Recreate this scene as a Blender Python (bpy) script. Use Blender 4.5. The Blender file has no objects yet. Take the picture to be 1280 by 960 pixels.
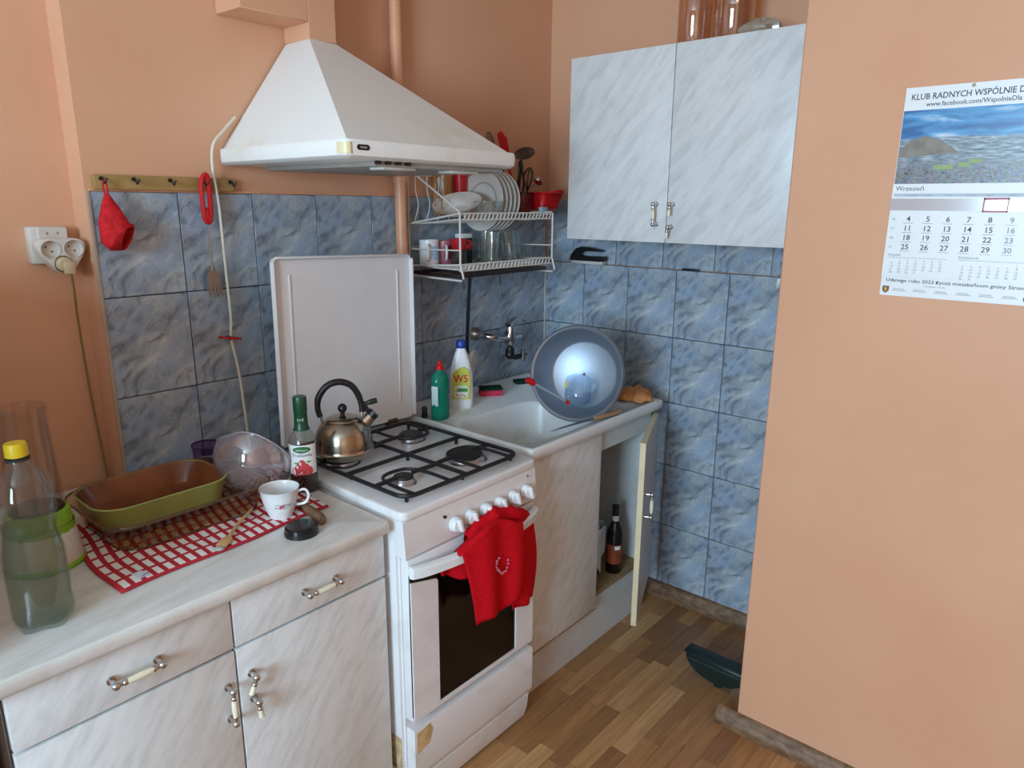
import bpy, bmesh, math, random
from mathutils import Vector, Matrix, Euler
random.seed(7)
PI = math.pi
scene = bpy.context.scene
COL = scene.collection

# ---------------------------------------------------------------- camera
cam_d = bpy.data.cameras.new('camera'); cam = bpy.data.objects.new('camera', cam_d); COL.objects.link(cam)
yaw, pitch, roll = -.8638, -.2478, .0075
fw = Vector((math.sin(-yaw)*math.cos(pitch), math.cos(yaw)*math.cos(pitch), math.sin(pitch)))
rt = Vector((math.cos(yaw), math.sin(yaw), 0)); up = rt.cross(fw)
rt, up = rt*math.cos(roll)+up*math.sin(roll), -rt*math.sin(roll)+up*math.cos(roll)
cam.matrix_world = Matrix(((rt.x, up.x, -fw.x, -2.3685), (rt.y, up.y, -fw.y, -1.8442), (rt.z, up.z, -fw.z, 1.5373), (0, 0, 0, 1)))
cam_d.sensor_width = 36; cam_d.sensor_fit = 'HORIZONTAL'; cam_d.lens = 888.66/1280*36
cam_d.clip_start = .02; cam_d.clip_end = 60
scene.camera = cam

# ---------------------------------------------------------------- world, daylight, exposure
w = bpy.data.worlds.new('sky'); scene.world = w; w.use_nodes = True
bg = w.node_tree.nodes['Background']; bg.inputs[0].default_value = (.62, .78, 1, 1); bg.inputs[1].default_value = 1.2
def area(name, loc, direction, sx, sy, power, color):
    d = bpy.data.lights.new(name, 'AREA'); d.shape = 'RECTANGLE'; d.size = sx; d.size_y = sy
    d.energy = power; d.color = color
    o = bpy.data.objects.new(name, d); COL.objects.link(o); o.location = loc
    o.rotation_euler = Vector(direction).to_track_quat('-Z', 'Y').to_euler(); return o
area('window_left_offscreen', (-4.77, -1.80, 1.635), (1, 0, 0), 1.24, 1.26, 130, (.52, .78, 1))
vs = scene.view_settings
vs.view_transform = 'Standard'; vs.look = 'None'; vs.gamma = 1; vs.exposure = .13; vs.use_curve_mapping = False

# ---------------------------------------------------------------- helpers: objects
def lin(h):
    h = h.lstrip('#'); c = [int(h[i:i+2], 16)/255 for i in (0, 2, 4)]
    return tuple(x/12.92 if x <= .04045 else ((x+.055)/1.055)**2.4 for x in c)+(1,)
def tag(o, label=None, cat=None, group=None, kind=None):
    if label: o['label'] = label
    if cat: o['category'] = cat
    if group: o['group'] = group
    if kind: o['kind'] = kind
    return o
def mk(name, vf, m, parent=None, loc=(0, 0, 0), rot=(0, 0, 0), sharp=40):
    me = bpy.data.meshes.new(name); me.from_pydata([tuple(v) for v in vf[0]], [], [tuple(f) for f in vf[1]])
    bm = bmesh.new(); bm.from_mesh(me); bmesh.ops.recalc_face_normals(bm, faces=bm.faces); bm.to_mesh(me); bm.free()
    me.shade_smooth(); me.set_sharp_from_angle(angle=math.radians(sharp))
    if m: me.materials.append(m)
    o = bpy.data.objects.new(name, me); COL.objects.link(o)
    o.parent = parent; o.location = loc; o.rotation_euler = rot
    return o
def thing(name, label, cat, loc=(0, 0, 0), rotz=0, group=None):
    o = bpy.data.objects.new(name, None); COL.objects.link(o); o.empty_display_size = .05
    o.location = loc; o.rotation_euler = (0, 0, rotz)
    return tag(o, label, cat, group)
def dup(o, parent=None, loc=None, rot=None):
    c = o.copy(); COL.objects.link(c); c.parent = parent
    if loc is not None: c.location = loc
    if rot is not None: c.rotation_euler = rot
    for ch in [x for x in bpy.data.objects if x.parent == o]: dup(ch, c)
    return c
# ---------------------------------------------------------------- helpers: shapes (verts, faces)
def frombm(bm):
    bm.verts.index_update(); r = ([v.co.copy() for v in bm.verts], [[v.index for v in f.verts] for f in bm.faces]); bm.free(); return r
def box(x0, x1, y0, y1, z0, z1, b=0, seg=2):
    bm = bmesh.new(); bmesh.ops.create_cube(bm, size=1)
    for v in bm.verts: v.co = Vector(((x0+x1)/2+v.co.x*(x1-x0), (y0+y1)/2+v.co.y*(y1-y0), (z0+z1)/2+v.co.z*(z1-z0)))
    if b: bmesh.ops.bevel(bm, geom=bm.edges[:], offset=b, segments=seg, affect='EDGES', profile=.5)
    return frombm(bm)
def prism(poly, z0, z1, b=0, seg=2, axis='z'):
    bm = bmesh.new(); vs_ = [bm.verts.new((p[0], p[1], z0)) for p in poly]; f = bm.faces.new(vs_)
    r = bmesh.ops.extrude_face_region(bm, geom=[f])
    for e in r['geom']:
        if isinstance(e, bmesh.types.BMVert): e.co.z = z1
    bmesh.ops.recalc_face_normals(bm, faces=bm.faces)
    if b: bmesh.ops.bevel(bm, geom=[e for e in bm.edges if abs(e.verts[0].co.z-e.verts[1].co.z) < 1e-7], offset=b, segments=seg, affect='EDGES', profile=.5)
    v, fc = frombm(bm)
    if axis == 'y': v = [Vector((a.x, a.z, a.y)) for a in v]      # poly in xz, extruded along y
    if axis == 'x': v = [Vector((a.z, a.x, a.y)) for a in v]      # poly in yz, extruded along x
    return v, fc
def rr(cx, cy, hx, hy, r, n=5):
    p = []
    for sx, sy, a0 in ((1, 1, 0), (-1, 1, 90), (-1, -1, 180), (1, -1, 270)):
        for i in range(n+1):
            a = math.radians(a0+90*i/n); p.append((cx+sx*(hx-r)+r*math.cos(a), cy+sy*(hy-r)+r*math.sin(a)))
    return p
def lathe(prof, n=28):
    v, f, rings = [], [], []
    for r, z in prof:
        if r < 1e-6: rings.append([len(v)]); v.append(Vector((0, 0, z)))
        else:
            rings.append(list(range(len(v), len(v)+n)))
            v += [Vector((r*math.cos(2*PI*i/n), r*math.sin(2*PI*i/n), z)) for i in range(n)]
    for a, b in zip(rings, rings[1:]):
        for i in range(n):
            j = (i+1) % n
            if len(a) == 1 and len(b) == 1: continue
            if len(a) == 1: f.append([a[0], b[i], b[j]])
            elif len(b) == 1: f.append([a[i], b[0], a[j]])
            else: f.append([a[i], b[i], b[j], a[j]])
    return v, f
def loft(loops, cap0=True, cap1=True, close=True):
    v, f = [], []; n = len(loops[0])
    for L in loops: v += [Vector(p) for p in L]
    for k in range(len(loops)-1):
        for i in range(n if close else n-1):
            j = (i+1) % n; f.append([k*n+i, k*n+j, (k+1)*n+j, (k+1)*n+i])
    if cap0: f.append(list(range(n)))
    if cap1: f.append([(len(loops)-1)*n+i for i in range(n)])
    return v, f
def spline(pts, per=6, closed=False):
    P = [Vector(p) for p in pts]; out = []; n = len(P)
    for i in range(n if closed else n-1):
        if closed: a, b, c, d = P[i-1], P[i], P[(i+1) % n], P[(i+2) % n]
        else: a, b, c, d = P[max(i-1, 0)], P[i], P[i+1], P[min(i+2, n-1)]
        for k in range(per):
            t = k/per
            out.append(.5*((2*b)+(c-a)*t+(2*a-5*b+4*c-d)*t*t+(3*b-a-3*c+d)*t**3))
    if not closed: out.append(P[-1])
    return out
def tube(pts, r, n=8, closed=False):
    P = [Vector(p) for p in pts]; m = len(P); R = r if isinstance(r, (list, tuple)) else [r]*m
    loops = []; prev = None
    for i in range(m):
        if closed: t = (P[(i+1) % m]-P[i-1])
        else: t = P[min(i+1, m-1)]-P[max(i-1, 0)]
        t.normalize()
        if prev is None:
            a = Vector((0, 0, 1)) if abs(t.z) < .9 else Vector((1, 0, 0)); nrm = t.cross(a).normalized()
        else: nrm = (prev-t*prev.dot(t)).normalized()
        prev = nrm; bn = t.cross(nrm)
        loops.append([P[i]+(nrm*math.cos(2*PI*k/n)+bn*math.sin(2*PI*k/n))*R[i] for k in range(n)])
    if closed:
        v, f = loft(loops, False, False); L = len(loops)
        for k in range(n): f.append([(L-1)*n+k, (L-1)*n+(k+1) % n, (k+1) % n, k])
        return v, f
    return loft(loops)
def join(*vfs):
    v, f = [], []
    for a, b in vfs:
        o = len(v); v += list(a); f += [[i+o for i in q] for q in b]
    return v, f
def xf(vf, loc=(0, 0, 0), rot=(0, 0, 0), sc=(1, 1, 1)):
    M = Matrix.Translation(loc) @ Euler(rot).to_matrix().to_4x4() @ Matrix.Diagonal((*sc, 1))
    return [M @ Vector(v) for v in vf[0]], vf[1]
def orient(vf, origin, zdir, xhint=(1, 0, 0)):
    z = Vector(zdir).normalized(); x = Vector(xhint); x = (x-z*x.dot(z)).normalized(); y = z.cross(x); o = Vector(origin)
    return [o+x*v[0]+y*v[1]+z*v[2] for v in vf[0]], vf[1]
def cyl(p0, p1, r, n=14, r2=None): return tube([p0, p1], [r, r if r2 is None else r2], n)
def ball(c, r, n=14, m=8, sz=1):
    return xf(lathe([(r*math.sin(PI*i/m), -r*sz*math.cos(PI*i/m)) for i in range(m+1)], n), c)
def gsurf(fn, nu, nv):
    v = [Vector(fn(i/nu, j/nv)) for j in range(nv+1) for i in range(nu+1)]
    f = [[j*(nu+1)+i, j*(nu+1)+i+1, (j+1)*(nu+1)+i+1, (j+1)*(nu+1)+i] for j in range(nv) for i in range(nu)]
    return v, f
def solid(o, t, off=0):
    m = o.modifiers.new('thickness', 'SOLIDIFY'); m.thickness = t; m.offset = off; return o
def sub(o, n=1):
    m = o.modifiers.new('smooth', 'SUBSURF'); m.levels = n; m.render_levels = n; return o
def interp(tab, x):
    for (a, va), (b, vb) in zip(tab, tab[1:]):
        if x <= b: return va+(vb-va)*max(0, (x-a))/(b-a)
    return tab[-1][1]
def drill(o, cutters):      # cut real holes into a mesh
    for vf in cutters:
        c = mk('cutter', vf, None); md = o.modifiers.new('cut', 'BOOLEAN'); md.object = c; md.operation = 'DIFFERENCE'; md.solver = 'EXACT'
        bpy.context.view_layer.update(); dg = bpy.context.evaluated_depsgraph_get()
        me = bpy.data.meshes.new_from_object(o.evaluated_get(dg)); o.modifiers.clear(); o.data = me; bpy.data.objects.remove(c)
    me.shade_smooth(); me.set_sharp_from_angle(angle=math.radians(40)); return o
# flat print: text as thin meshes in the xy plane
_tc = {}
def text(s, size=1, align='LEFT', bold=0):
    key = (s, align, bold)
    if key not in _tc:
        c = bpy.data.curves.new('t', 'FONT'); c.body = s; c.align_x = align; c.size = 1; c.resolution_u = 2; c.offset = bold
        o = bpy.data.objects.new('t', c); COL.objects.link(o); dg = bpy.context.evaluated_depsgraph_get()
        me = o.evaluated_get(dg).to_mesh()
        _tc[key] = ([v.co.copy() for v in me.vertices], [list(p.vertices) for p in me.polygons])
        o.evaluated_get(dg).to_mesh_clear(); bpy.data.objects.remove(o); bpy.data.curves.remove(c)
    v, f = _tc[key]
    return [x*size for x in v], f
def flat(x0, x1, y0, y1, z=0): return [Vector((x0, y0, z)), Vector((x1, y0, z)), Vector((x1, y1, z)), Vector((x0, y1, z))], [[0, 1, 2, 3]]
def disc(cx, cy, rx, ry, z=0, n=16): return [Vector((cx+rx*math.cos(2*PI*i/n), cy+ry*math.sin(2*PI*i/n), z)) for i in range(n)], [list(range(n))]
def wrap(vf, R, z0, a0=0):    # bend a flat xy print around the z axis; text centre faces angle a0
    return [Vector(((R+v[2])*math.cos(a0+v[0]/R), (R+v[2])*math.sin(a0+v[0]/R), z0+v[1])) for v in vf[0]], vf[1]

# ---------------------------------------------------------------- materials
def nodes(name):
    m = bpy.data.materials.new(name); m.use_nodes = True; nt = m.node_tree
    return m, nt, nt.nodes['Principled BSDF']
def N(nt, t, **k):
    n = nt.nodes.new(t)
    for a, b in k.items():
        if a in n.inputs: n.inputs[a].default_value = b
        else: setattr(n, a, b)
    return n
def ramp(nt, src, stops, interp_='LINEAR'):
    r = nt.nodes.new('ShaderNodeValToRGB'); r.color_ramp.interpolation = interp_; e = r.color_ramp.elements
    e[0].position, e[0].color = stops[0][0], stops[0][1]; e[1].position, e[1].color = stops[1][0], stops[1][1]
    for p, c in stops[2:]: x = e.new(p); x.color = c
    nt.links.new(src, r.inputs[0]); return r
def coord(nt, scale=(1, 1, 1), rot=(0, 0, 0), loc=(0, 0, 0), kind='Object'):
    tc = nt.nodes.new('ShaderNodeTexCoord'); mp = nt.nodes.new('ShaderNodeMapping')
    mp.inputs['Scale'].default_value = scale; mp.inputs['Rotation'].default_value = rot; mp.inputs['Location'].default_value = loc
    if any(rot) and scale != (1, 1, 1):      # rotate first, then stretch
        mp.inputs['Rotation'].default_value = (0, 0, 0); m0 = nt.nodes.new('ShaderNodeMapping'); m0.inputs['Rotation'].default_value = rot
        nt.links.new(tc.outputs[kind], m0.inputs[0]); nt.links.new(m0.outputs[0], mp.inputs[0]); return mp.outputs[0]
    nt.links.new(tc.outputs[kind], mp.inputs[0]); return mp.outputs[0]
def mixc(nt, fac, a, b, blend='MIX'):
    n = nt.nodes.new('ShaderNodeMix'); n.data_type = 'RGBA'; n.blend_type = blend
    for s, x in ((0, fac), (6, a), (7, b)):
        if hasattr(x, 'links'): nt.links.new(x, n.inputs[s])
        else: n.inputs[s].default_value = x
    return n.outputs[2]
def bump(nt, b, h, strength=.2, dist=.002):
    n = nt.nodes.new('ShaderNodeBump'); n.inputs['Strength'].default_value = strength; n.inputs['Distance'].default_value = dist
    nt.links.new(h, n.inputs['Height']); nt.links.new(n.outputs[0], b.inputs['Normal'])
_pc = {}
def plain(name, col, rough=.5, metal=0, var=.06, scale=18, spec=.5, bumpy=0, coat=0):
    if name in _pc: return _pc[name]
    m, nt, b = nodes(name); c = lin(col) if isinstance(col, str) else col
    n = N(nt, 'ShaderNodeTexNoise', Scale=scale, Detail=3.0); nt.links.new(coord(nt), n.inputs[0])
    d = tuple(x*(1-var) for x in c[:3])+(1,); l = tuple(min(1, x*(1+var)) for x in c[:3])+(1,)
    nt.links.new(ramp(nt, n.outputs[0], [(.3, d), (.7, l)]).outputs[0], b.inputs['Base Color'])
    b.inputs['Roughness'].default_value = rough; b.inputs['Metallic'].default_value = metal; b.inputs['Specular IOR Level'].default_value = spec
    if coat: b.inputs['Coat Weight'].default_value = coat; b.inputs['Coat Roughness'].default_value = .08
    if bumpy: bump(nt, b, n.outputs[0], bumpy)
    _pc[name] = m; return m
def clear(name, col, gloss=.16, opaque=0, rough=.03):   # thin clear glass / plastic
    if name in _pc: return _pc[name]
    m, nt, b = nodes(name); nt.nodes.remove(b); out = nt.nodes['Material Output']
    c = lin(col) if isinstance(col, str) else col
    tr = N(nt, 'ShaderNodeBsdfTransparent'); tr.inputs[0].default_value = c
    gl = N(nt, 'ShaderNodeBsdfGlossy', Roughness=rough); gl.inputs[0].default_value = (1, 1, 1, 1)
    lw = N(nt, 'ShaderNodeLayerWeight', Blend=.35)
    mt = nt.nodes.new('ShaderNodeMath'); mt.operation = 'MULTIPLY_ADD'; mt.inputs[1].default_value = .55; mt.inputs[2].default_value = gloss*.25
    nt.links.new(lw.outputs['Facing'], mt.inputs[0])
    p = nt.nodes.new('ShaderNodeMath'); p.operation = 'POWER'; p.inputs[1].default_value = 2.2; nt.links.new(mt.outputs[0], p.inputs[0])
    ad = nt.nodes.new('ShaderNodeMath'); ad.operation = 'ADD'; ad.inputs[1].default_value = gloss*.35; nt.links.new(p.outputs[0], ad.inputs[0])
    mx = nt.nodes.new('ShaderNodeMixShader'); nt.links.new(ad.outputs[0], mx.inputs[0]); nt.links.new(tr.outputs[0], mx.inputs[1]); nt.links.new(gl.outputs[0], mx.inputs[2])
    last = mx
    if opaque:
        df = N(nt, 'ShaderNodeBsdfDiffuse'); df.inputs[0].default_value = c
        m2 = nt.nodes.new('ShaderNodeMixShader'); m2.inputs[0].default_value = opaque
        nt.links.new(mx.outputs[0], m2.inputs[1]); nt.links.new(df.outputs[0], m2.inputs[2]); last = m2
    nt.links.new(last.outputs[0], out.inputs[0]); _pc[name] = m; return m
def m_wall():
    m, nt, b = nodes('peach_paint'); co = coord(nt)
    n = N(nt, 'ShaderNodeTexNoise', Scale=2.2, Detail=4.0); nt.links.new(co, n.inputs[0])
    c = ramp(nt, n.outputs[0], [(.3, lin('#d9a07c')), (.7, lin('#dfaa88'))]).outputs[0]
    n2 = N(nt, 'ShaderNodeTexNoise', Scale=9.0, Detail=5.0, Roughness=.6); nt.links.new(coord(nt, loc=(3, 1, 0)), n2.inputs[0])
    sp = ramp(nt, n2.outputs[0], [(.72, (0, 0, 0, 1)), (.76, (1, 1, 1, 1))]).outputs[0]
    c = mixc(nt, sp, c, lin('#c48b6c')); nt.links.new(c, b.inputs['Base Color'])
    n4 = N(nt, 'ShaderNodeTexNoise', Scale=16.0, Detail=2.0); nt.links.new(coord(nt, (1, 1, .8), loc=(1.2, 5, 2)), n4.inputs[0])
    c = mixc(nt, ramp(nt, n4.outputs[0], [(.80, (0, 0, 0, 1)), (.815, (.8, .8, .8, 1))]).outputs[0], c, lin('#8f5f50')); nt.links.new(c, b.inputs['Base Color'])
    b.inputs['Roughness'].default_value = .42; b.inputs['Specular IOR Level'].default_value = .35
    n3 = N(nt, 'ShaderNodeTexNoise', Scale=90.0, Detail=3.0); nt.links.new(co, n3.inputs[0]); bump(nt, b, n3.outputs[0], .25, .0015)
    return m
def m_laminate(name, rot, light='#deddda', dark='#d0cfcc', sc=(7, 7, 34)):
    m, nt, b = nodes(name); co = coord(nt, sc, rot)
    n = N(nt, 'ShaderNodeTexNoise', Scale=1.0, Detail=5.0, Roughness=.6, Distortion=.4); nt.links.new(co, n.inputs[0])
    c = ramp(nt, n.outputs[0], [(.34, lin(dark)), (.52, lin(light)), (.8, lin('#e8e7e4'))]).outputs[0]
    nt.links.new(c, b.inputs['Base Color']); b.inputs['Roughness'].default_value = .3; return m
def m_tile():
    m, nt, b = nodes('blue_marbled_tile')
    n = N(nt, 'ShaderNodeTexNoise', Scale=1.0, Detail=6.0, Roughness=.62, Distortion=.5); nt.links.new(coord(nt, (15, 14, 9), (0, math.radians(-38), 0), (1.3, 0, .4)), n.inputs[0])
    c = ramp(nt, n.outputs[0], [(.30, lin('#656f7b')), (.42, lin('#8f99a3')), (.56, lin('#aeb5b9')), (.72, lin('#cdd0cf'))]).outputs[0]
    n3 = N(nt, 'ShaderNodeTexNoise', Scale=11.0, Detail=3.0, Roughness=.6); nt.links.new(coord(nt, loc=(7, 3, 5.3)), n3.inputs[0])
    g = ramp(nt, n3.outputs[0], [(.42, (0, 0, 0, 1)), (.62, (.6, .6, .6, 1))]).outputs[0]
    c = mixc(nt, g, c, lin('#91a8c3'))
    n2 = N(nt, 'ShaderNodeTexNoise', Scale=1.0, Detail=5.0, Roughness=.6, Distortion=1.0); nt.links.new(coord(nt, (24, 14, 12), (0, math.radians(-42), 0), (4.6, 2, 1.7)), n2.inputs[0])
    v = ramp(nt, n2.outputs[0], [(.30, (.8, .8, .8, 1)), (.45, (0, 0, 0, 1))]).outputs[0]
    c = mixc(nt, v, c, lin('#4f5965'))
    l = ramp(nt, n2.outputs[0], [(.60, (0, 0, 0, 1)), (.68, (.6, .6, .6, 1)), (.74, (0, 0, 0, 1))]).outputs[0]
    c = mixc(nt, l, c, lin('#c4cbd0')); nt.links.new(c, b.inputs['Base Color'])
    b.inputs['Roughness'].default_value = .3; bump(nt, b, n2.outputs[0], .12, .002); return m
def m_plank():
    m, nt, b = nodes('wood_plank'); oi = nt.nodes.new('ShaderNodeObjectInfo')
    base = ramp(nt, oi.outputs['Random'], [(0, lin('#91653f')), (.4, lin('#a8784c')), (.8, lin('#b58455')), (1, lin('#c99c6a'))]).outputs[0]
    ad = nt.nodes.new('ShaderNodeVectorMath'); ad.operation = 'ADD'; nt.links.new(coord(nt, (5, 60, 5)), ad.inputs[0])
    cb = nt.nodes.new('ShaderNodeCombineXYZ'); mu = nt.nodes.new('ShaderNodeMath'); mu.operation = 'MULTIPLY'; mu.inputs[1].default_value = 40
    nt.links.new(oi.outputs['Random'], mu.inputs[0]); nt.links.new(mu.outputs[0], cb.inputs[0]); nt.links.new(mu.outputs[0], cb.inputs[2]); nt.links.new(cb.outputs[0], ad.inputs[1])
    n = N(nt, 'ShaderNodeTexNoise', Scale=1.0, Detail=5.0, Roughness=.65, Distortion=.6); nt.links.new(ad.outputs[0], n.inputs[0])
    g = ramp(nt, n.outputs[0], [(.3, (.68, .64, .6, 1)), (.7, (1.08, 1.06, 1.04, 1))]).outputs[0]
    c = mixc(nt, 1, base, g, 'MULTIPLY'); nt.links.new(c, b.inputs['Base Color']); b.inputs['Roughness'].default_value = .38
    return m
def m_wood(name, a, c2, scale=(4, 40, 40), rough=.5):
    if name in _pc: return _pc[name]
    m, nt, b = nodes(name); n = N(nt, 'ShaderNodeTexNoise', Scale=1.0, Detail=4.0, Distortion=.5); nt.links.new(coord(nt, scale), n.inputs[0])
    nt.links.new(ramp(nt, n.outputs[0], [(.3, lin(a)), (.7, lin(c2))]).outputs[0], b.inputs['Base Color']); b.inputs['Roughness'].default_value = rough
    _pc[name] = m; return m
def m_enamel(name, col, stain, rough=.22):
    m, nt, b = nodes(name); n = N(nt, 'ShaderNodeTexNoise', Scale=3.5, Detail=5.0, Roughness=.65); nt.links.new(coord(nt), n.inputs[0])
    nt.links.new(ramp(nt, n.outputs[0], [(.56, lin(col)), (.74, lin(stain))]).outputs[0], b.inputs['Base Color']); b.inputs['Roughness'].default_value = rough; return m
def m_checks():
    m, nt, b = nodes('red_white_check_cloth'); tc = nt.nodes.new('ShaderNodeTexCoord'); sp = nt.nodes.new('ShaderNodeSeparateXYZ'); nt.links.new(tc.outputs['UV'], sp.inputs[0])
    def bands(o, f, th):
        k = nt.nodes.new('ShaderNodeMath'); k.operation = 'MULTIPLY'; k.inputs[1].default_value = f; nt.links.new(o, k.inputs[0])
        r = nt.nodes.new('ShaderNodeMath'); r.operation = 'FRACT'; nt.links.new(k.outputs[0], r.inputs[0])
        g = nt.nodes.new('ShaderNodeMath'); g.operation = 'GREATER_THAN'; g.inputs[1].default_value = th; nt.links.new(r.outputs[0], g.inputs[0]); return g.outputs[0]
    # white blocks separated by red lines, rows offset like a woven waffle check
    wx, wy = bands(sp.outputs[0], 22, .44), bands(sp.outputs[1], 9, .22)
    mul = nt.nodes.new('ShaderNodeMath'); mul.operation = 'MULTIPLY'; nt.links.new(wx, mul.inputs[0]); nt.links.new(wy, mul.inputs[1])
    c = mixc(nt, mul.outputs[0], lin('#b3202c'), lin('#e6e0dd')); nt.links.new(c, b.inputs['Base Color']); b.inputs['Roughness'].default_value = .9; return m

WALL = m_wall(); TILE = m_tile(); PLANK = m_plank()
LAM_F = m_laminate('marble_laminate_front', (0, math.radians(53), 0), sc=(13, 9, 56))
LAM_W = m_laminate('marble_laminate_wall_unit', (math.radians(50), 0, 0), sc=(9, 9, 40))
LAM_T = m_laminate('marble_laminate_top', (0, 0, math.radians(-12)), '#dad6d0', '#cdc7bf', (6, 30, 6))
ENAMEL = m_enamel('white_enamel', '#e6e3e2', '#cfc8c0'); SINK = m_enamel('sink_enamel', '#e4e4e2', '#cfc2a6', .2)
WHITE = plain('white_plastic', '#e8e8e6', .35); CREAM = plain('cream_porcelain', '#e9dfc4', .3); CHROME = plain('chrome', '#c9c9c9', .14, 1, .03)
STEEL = plain('brushed_steel', '#b9bcc0', .3, 1); BLACK = plain('black_plastic', '#151517', .35); IRON = plain('black_cast_iron', '#0f0f12', .5)
RED = plain('red_plastic', '#c4141c', .35); GROUT = plain('grout', '#54504e', .9)
CEILW = plain('white_ceiling', '#e9e4dc', .8); OLDW = m_wood('old_brown_wood', '#5a3d28', '#8a6a4c', (3, 30, 60))
BEIGE = plain('beige_edge', '#d9c9a4', .5); GLASS = clear('clear_glass', '#f0f4f2'); BROWNP = plain('brown_board', '#4a3223', .6)
WOODL = m_wood('pale_wood', '#c79a63', '#ddb67f'); PIPEM = plain('pipe_paint', '#e0a079', .4)

# ================================================================ THE SETTING
def structure(o): return tag(o, kind='structure')
RX0, RY0, CZ = -4.75, -3.3, 2.6
floor = structure(mk('floor', box(RX0-.1, .15, RY0-.1, .25, -.12, -.003), m_wood('floor_base_wood', '#6d4d32', '#84603f')))
pw = .0545
plank_len = {}
for r in range(36):
    y = -.0-pw*(r+.5); x = -.0-random.uniform(0, .2); first = True
    while x > -1.98:
        L = random.choice((.30, .30, .36, .24)); x0 = max(x-L, -2.0)
        xs = min(0, x if not first else 0)
        if first: x0 = x if x < -.05 else x-L
        L2 = round(xs-x0, 2)
        if L2 > .02:
            if L2 not in plank_len:
                o = mk('floor_plank', box(-L2/2+.0003, L2/2-.0003, -pw/2+.0003, pw/2-.0003, -.004, 0, .0004, 1), PLANK, floor, ((xs+x0)/2, y, 0)); plank_len[L2] = o.data
            else:
                o = bpy.data.objects.new('floor_plank', plank_len[L2]); COL.objects.link(o); o.parent = floor; o.location = ((xs+x0)/2, y, 0)
        x = x0; first = False
wall_back = structure(mk('wall_back', prism([(RX0, .09), (-1.722, .09), (-1.722, .006), (.02, .006), (.02, .2), (RX0, .2)], 0, CZ), WALL))
wall_right = structure(mk('wall_right', box(.02, .16, RY0, .006, 0, CZ), WALL))
wall_part = structure(mk('wall_partition', prism(rr(-.26, -2.235, .26, 1.065, .006, 3), 0, CZ), WALL))
wall_front = structure(mk('wall_front', box(RX0, .02, RY0-.12, RY0, 0, CZ), WALL))
wy0, wy1, wz0, wz1 = -2.48, -1.12, .95, 2.32
wl = join(box(RX0-.15, RX0, RY0, wy0, 0, CZ), box(RX0-.15, RX0, wy1, .2, 0, CZ), box(RX0-.15, RX0, wy0, wy1, 0, wz0), box(RX0-.15, RX0, wy0, wy1, wz1, CZ))
wall_left = structure(mk('wall_left', wl, WALL))
structure(mk('ceiling', box(RX0-.15, .16, RY0-.12, .2, CZ, CZ+.1), CEILW))
win = structure(mk('window_1', join(box(RX0-.1, RX0-.04, wy0, wy0+.06, wz0, wz1), box(RX0-.1, RX0-.04, wy1-.06, wy1, wz0, wz1), box(RX0-.1, RX0-.04, wy0, wy1, wz0, wz0+.06), box(RX0-.1, RX0-.04, wy0, wy1, wz1-.06, wz1), box(RX0-.1, RX0-.04, -1.84, -1.76, wz0, wz1)), WHITE))
for a, b_ in ((wy0+.06, -1.84), (-1.76, wy1-.06)): mk('window_pane', box(RX0-.075, RX0-.069, a, b_, wz0+.06, wz1-.06), GLASS, win)
mk('window_sill', box(RX0-.04, RX0+.16, wy0-.05, wy1+.05, wz0-.04, wz0, .006), WHITE, win)
# tiles --------------------------------------------------------------------
TW, TH, T = .2037, .25, 1.56
tc_ = {}
def tile(parent, wall, a0, a1, z0, z1, off):
    k = (wall, round(a1-a0, 3), round(z1-z0, 3)); g = .0014; hw, hh = (a1-a0)/2-g, (z1-z0)/2-g
    if k not in tc_:
        vf = box(-hw, hw, 0, .007, -hh, hh, .0012, 1) if wall == 1 else box(0, .007, -hw, hw, -hh, hh, .0012, 1)
        me = mk('tile', vf, TILE_MATS[wall], parent); tc_[k] = me.data; o = me
    else:
        o = bpy.data.objects.new('tile', tc_[k]); COL.objects.link(o); o.parent = parent
    o.location = ((a0+a1)/2, off, (z0+z1)/2) if wall == 1 else (off, (a0+a1)/2, (z0+z1)/2)
# same print on the right wall, whose tiles lie in the yz plane
def m_tile_r():
    m = TILE.copy(); m.name = 'blue_marbled_tile_right_wall'; nt = m.node_tree
    for n in [x for x in nt.nodes if x.type == 'MAPPING' and x.inputs[0].links[0].from_node.type == 'TEX_COORD']:
        tcn = n.inputs[0].links[0].from_node; sep = nt.nodes.new('ShaderNodeSeparateXYZ'); cmb = nt.nodes.new('ShaderNodeCombineXYZ')
        neg = nt.nodes.new('ShaderNodeMath'); neg.operation = 'MULTIPLY'; neg.inputs[1].default_value = -1
        nt.links.new(tcn.outputs['Object'], sep.inputs[0]); nt.links.new(sep.outputs[1], neg.inputs[0]); nt.links.new(neg.outputs[0], cmb.inputs[0])
        nt.links.new(sep.outputs[0], cmb.inputs[1]); nt.links.new(sep.outputs[2], cmb.inputs[2]); nt.links.new(cmb.outputs[0], n.inputs[0])
    return m
TILE_MATS = {1: TILE, 2: m_tile_r()}
xs = [-1.716]+[-1.5117+i*TW for i in range(8)]+[0]
for r in range(4):
    for a, b_ in zip(xs, xs[1:]): tile(wall_back, 1, a, b_, T-TH*(r+1), T-TH*r, 0)
ys = [0, -.1963]+[-.1963-i*TW for i in range(1, 5)]+[-1.168]
for r in range(1, 6):
    for a, b_ in zip(ys, ys[1:]): tile(wall_right, 2, b_, a, T-TH*(r+1), T-TH*r, 0)
ys2 = [0, -.13]+[-.13-i*TW for i in range(1, 6)]
ys2[-1] = -1.168
for a, b_ in zip(ys2, ys2[1:]): tile(wall_right, 2, b_, a, T-TH, T, .013)
mk('grout_bed', box(-1.714, .0, .0055, .0062, .56, T-.001), GROUT, wall_back)
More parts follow.
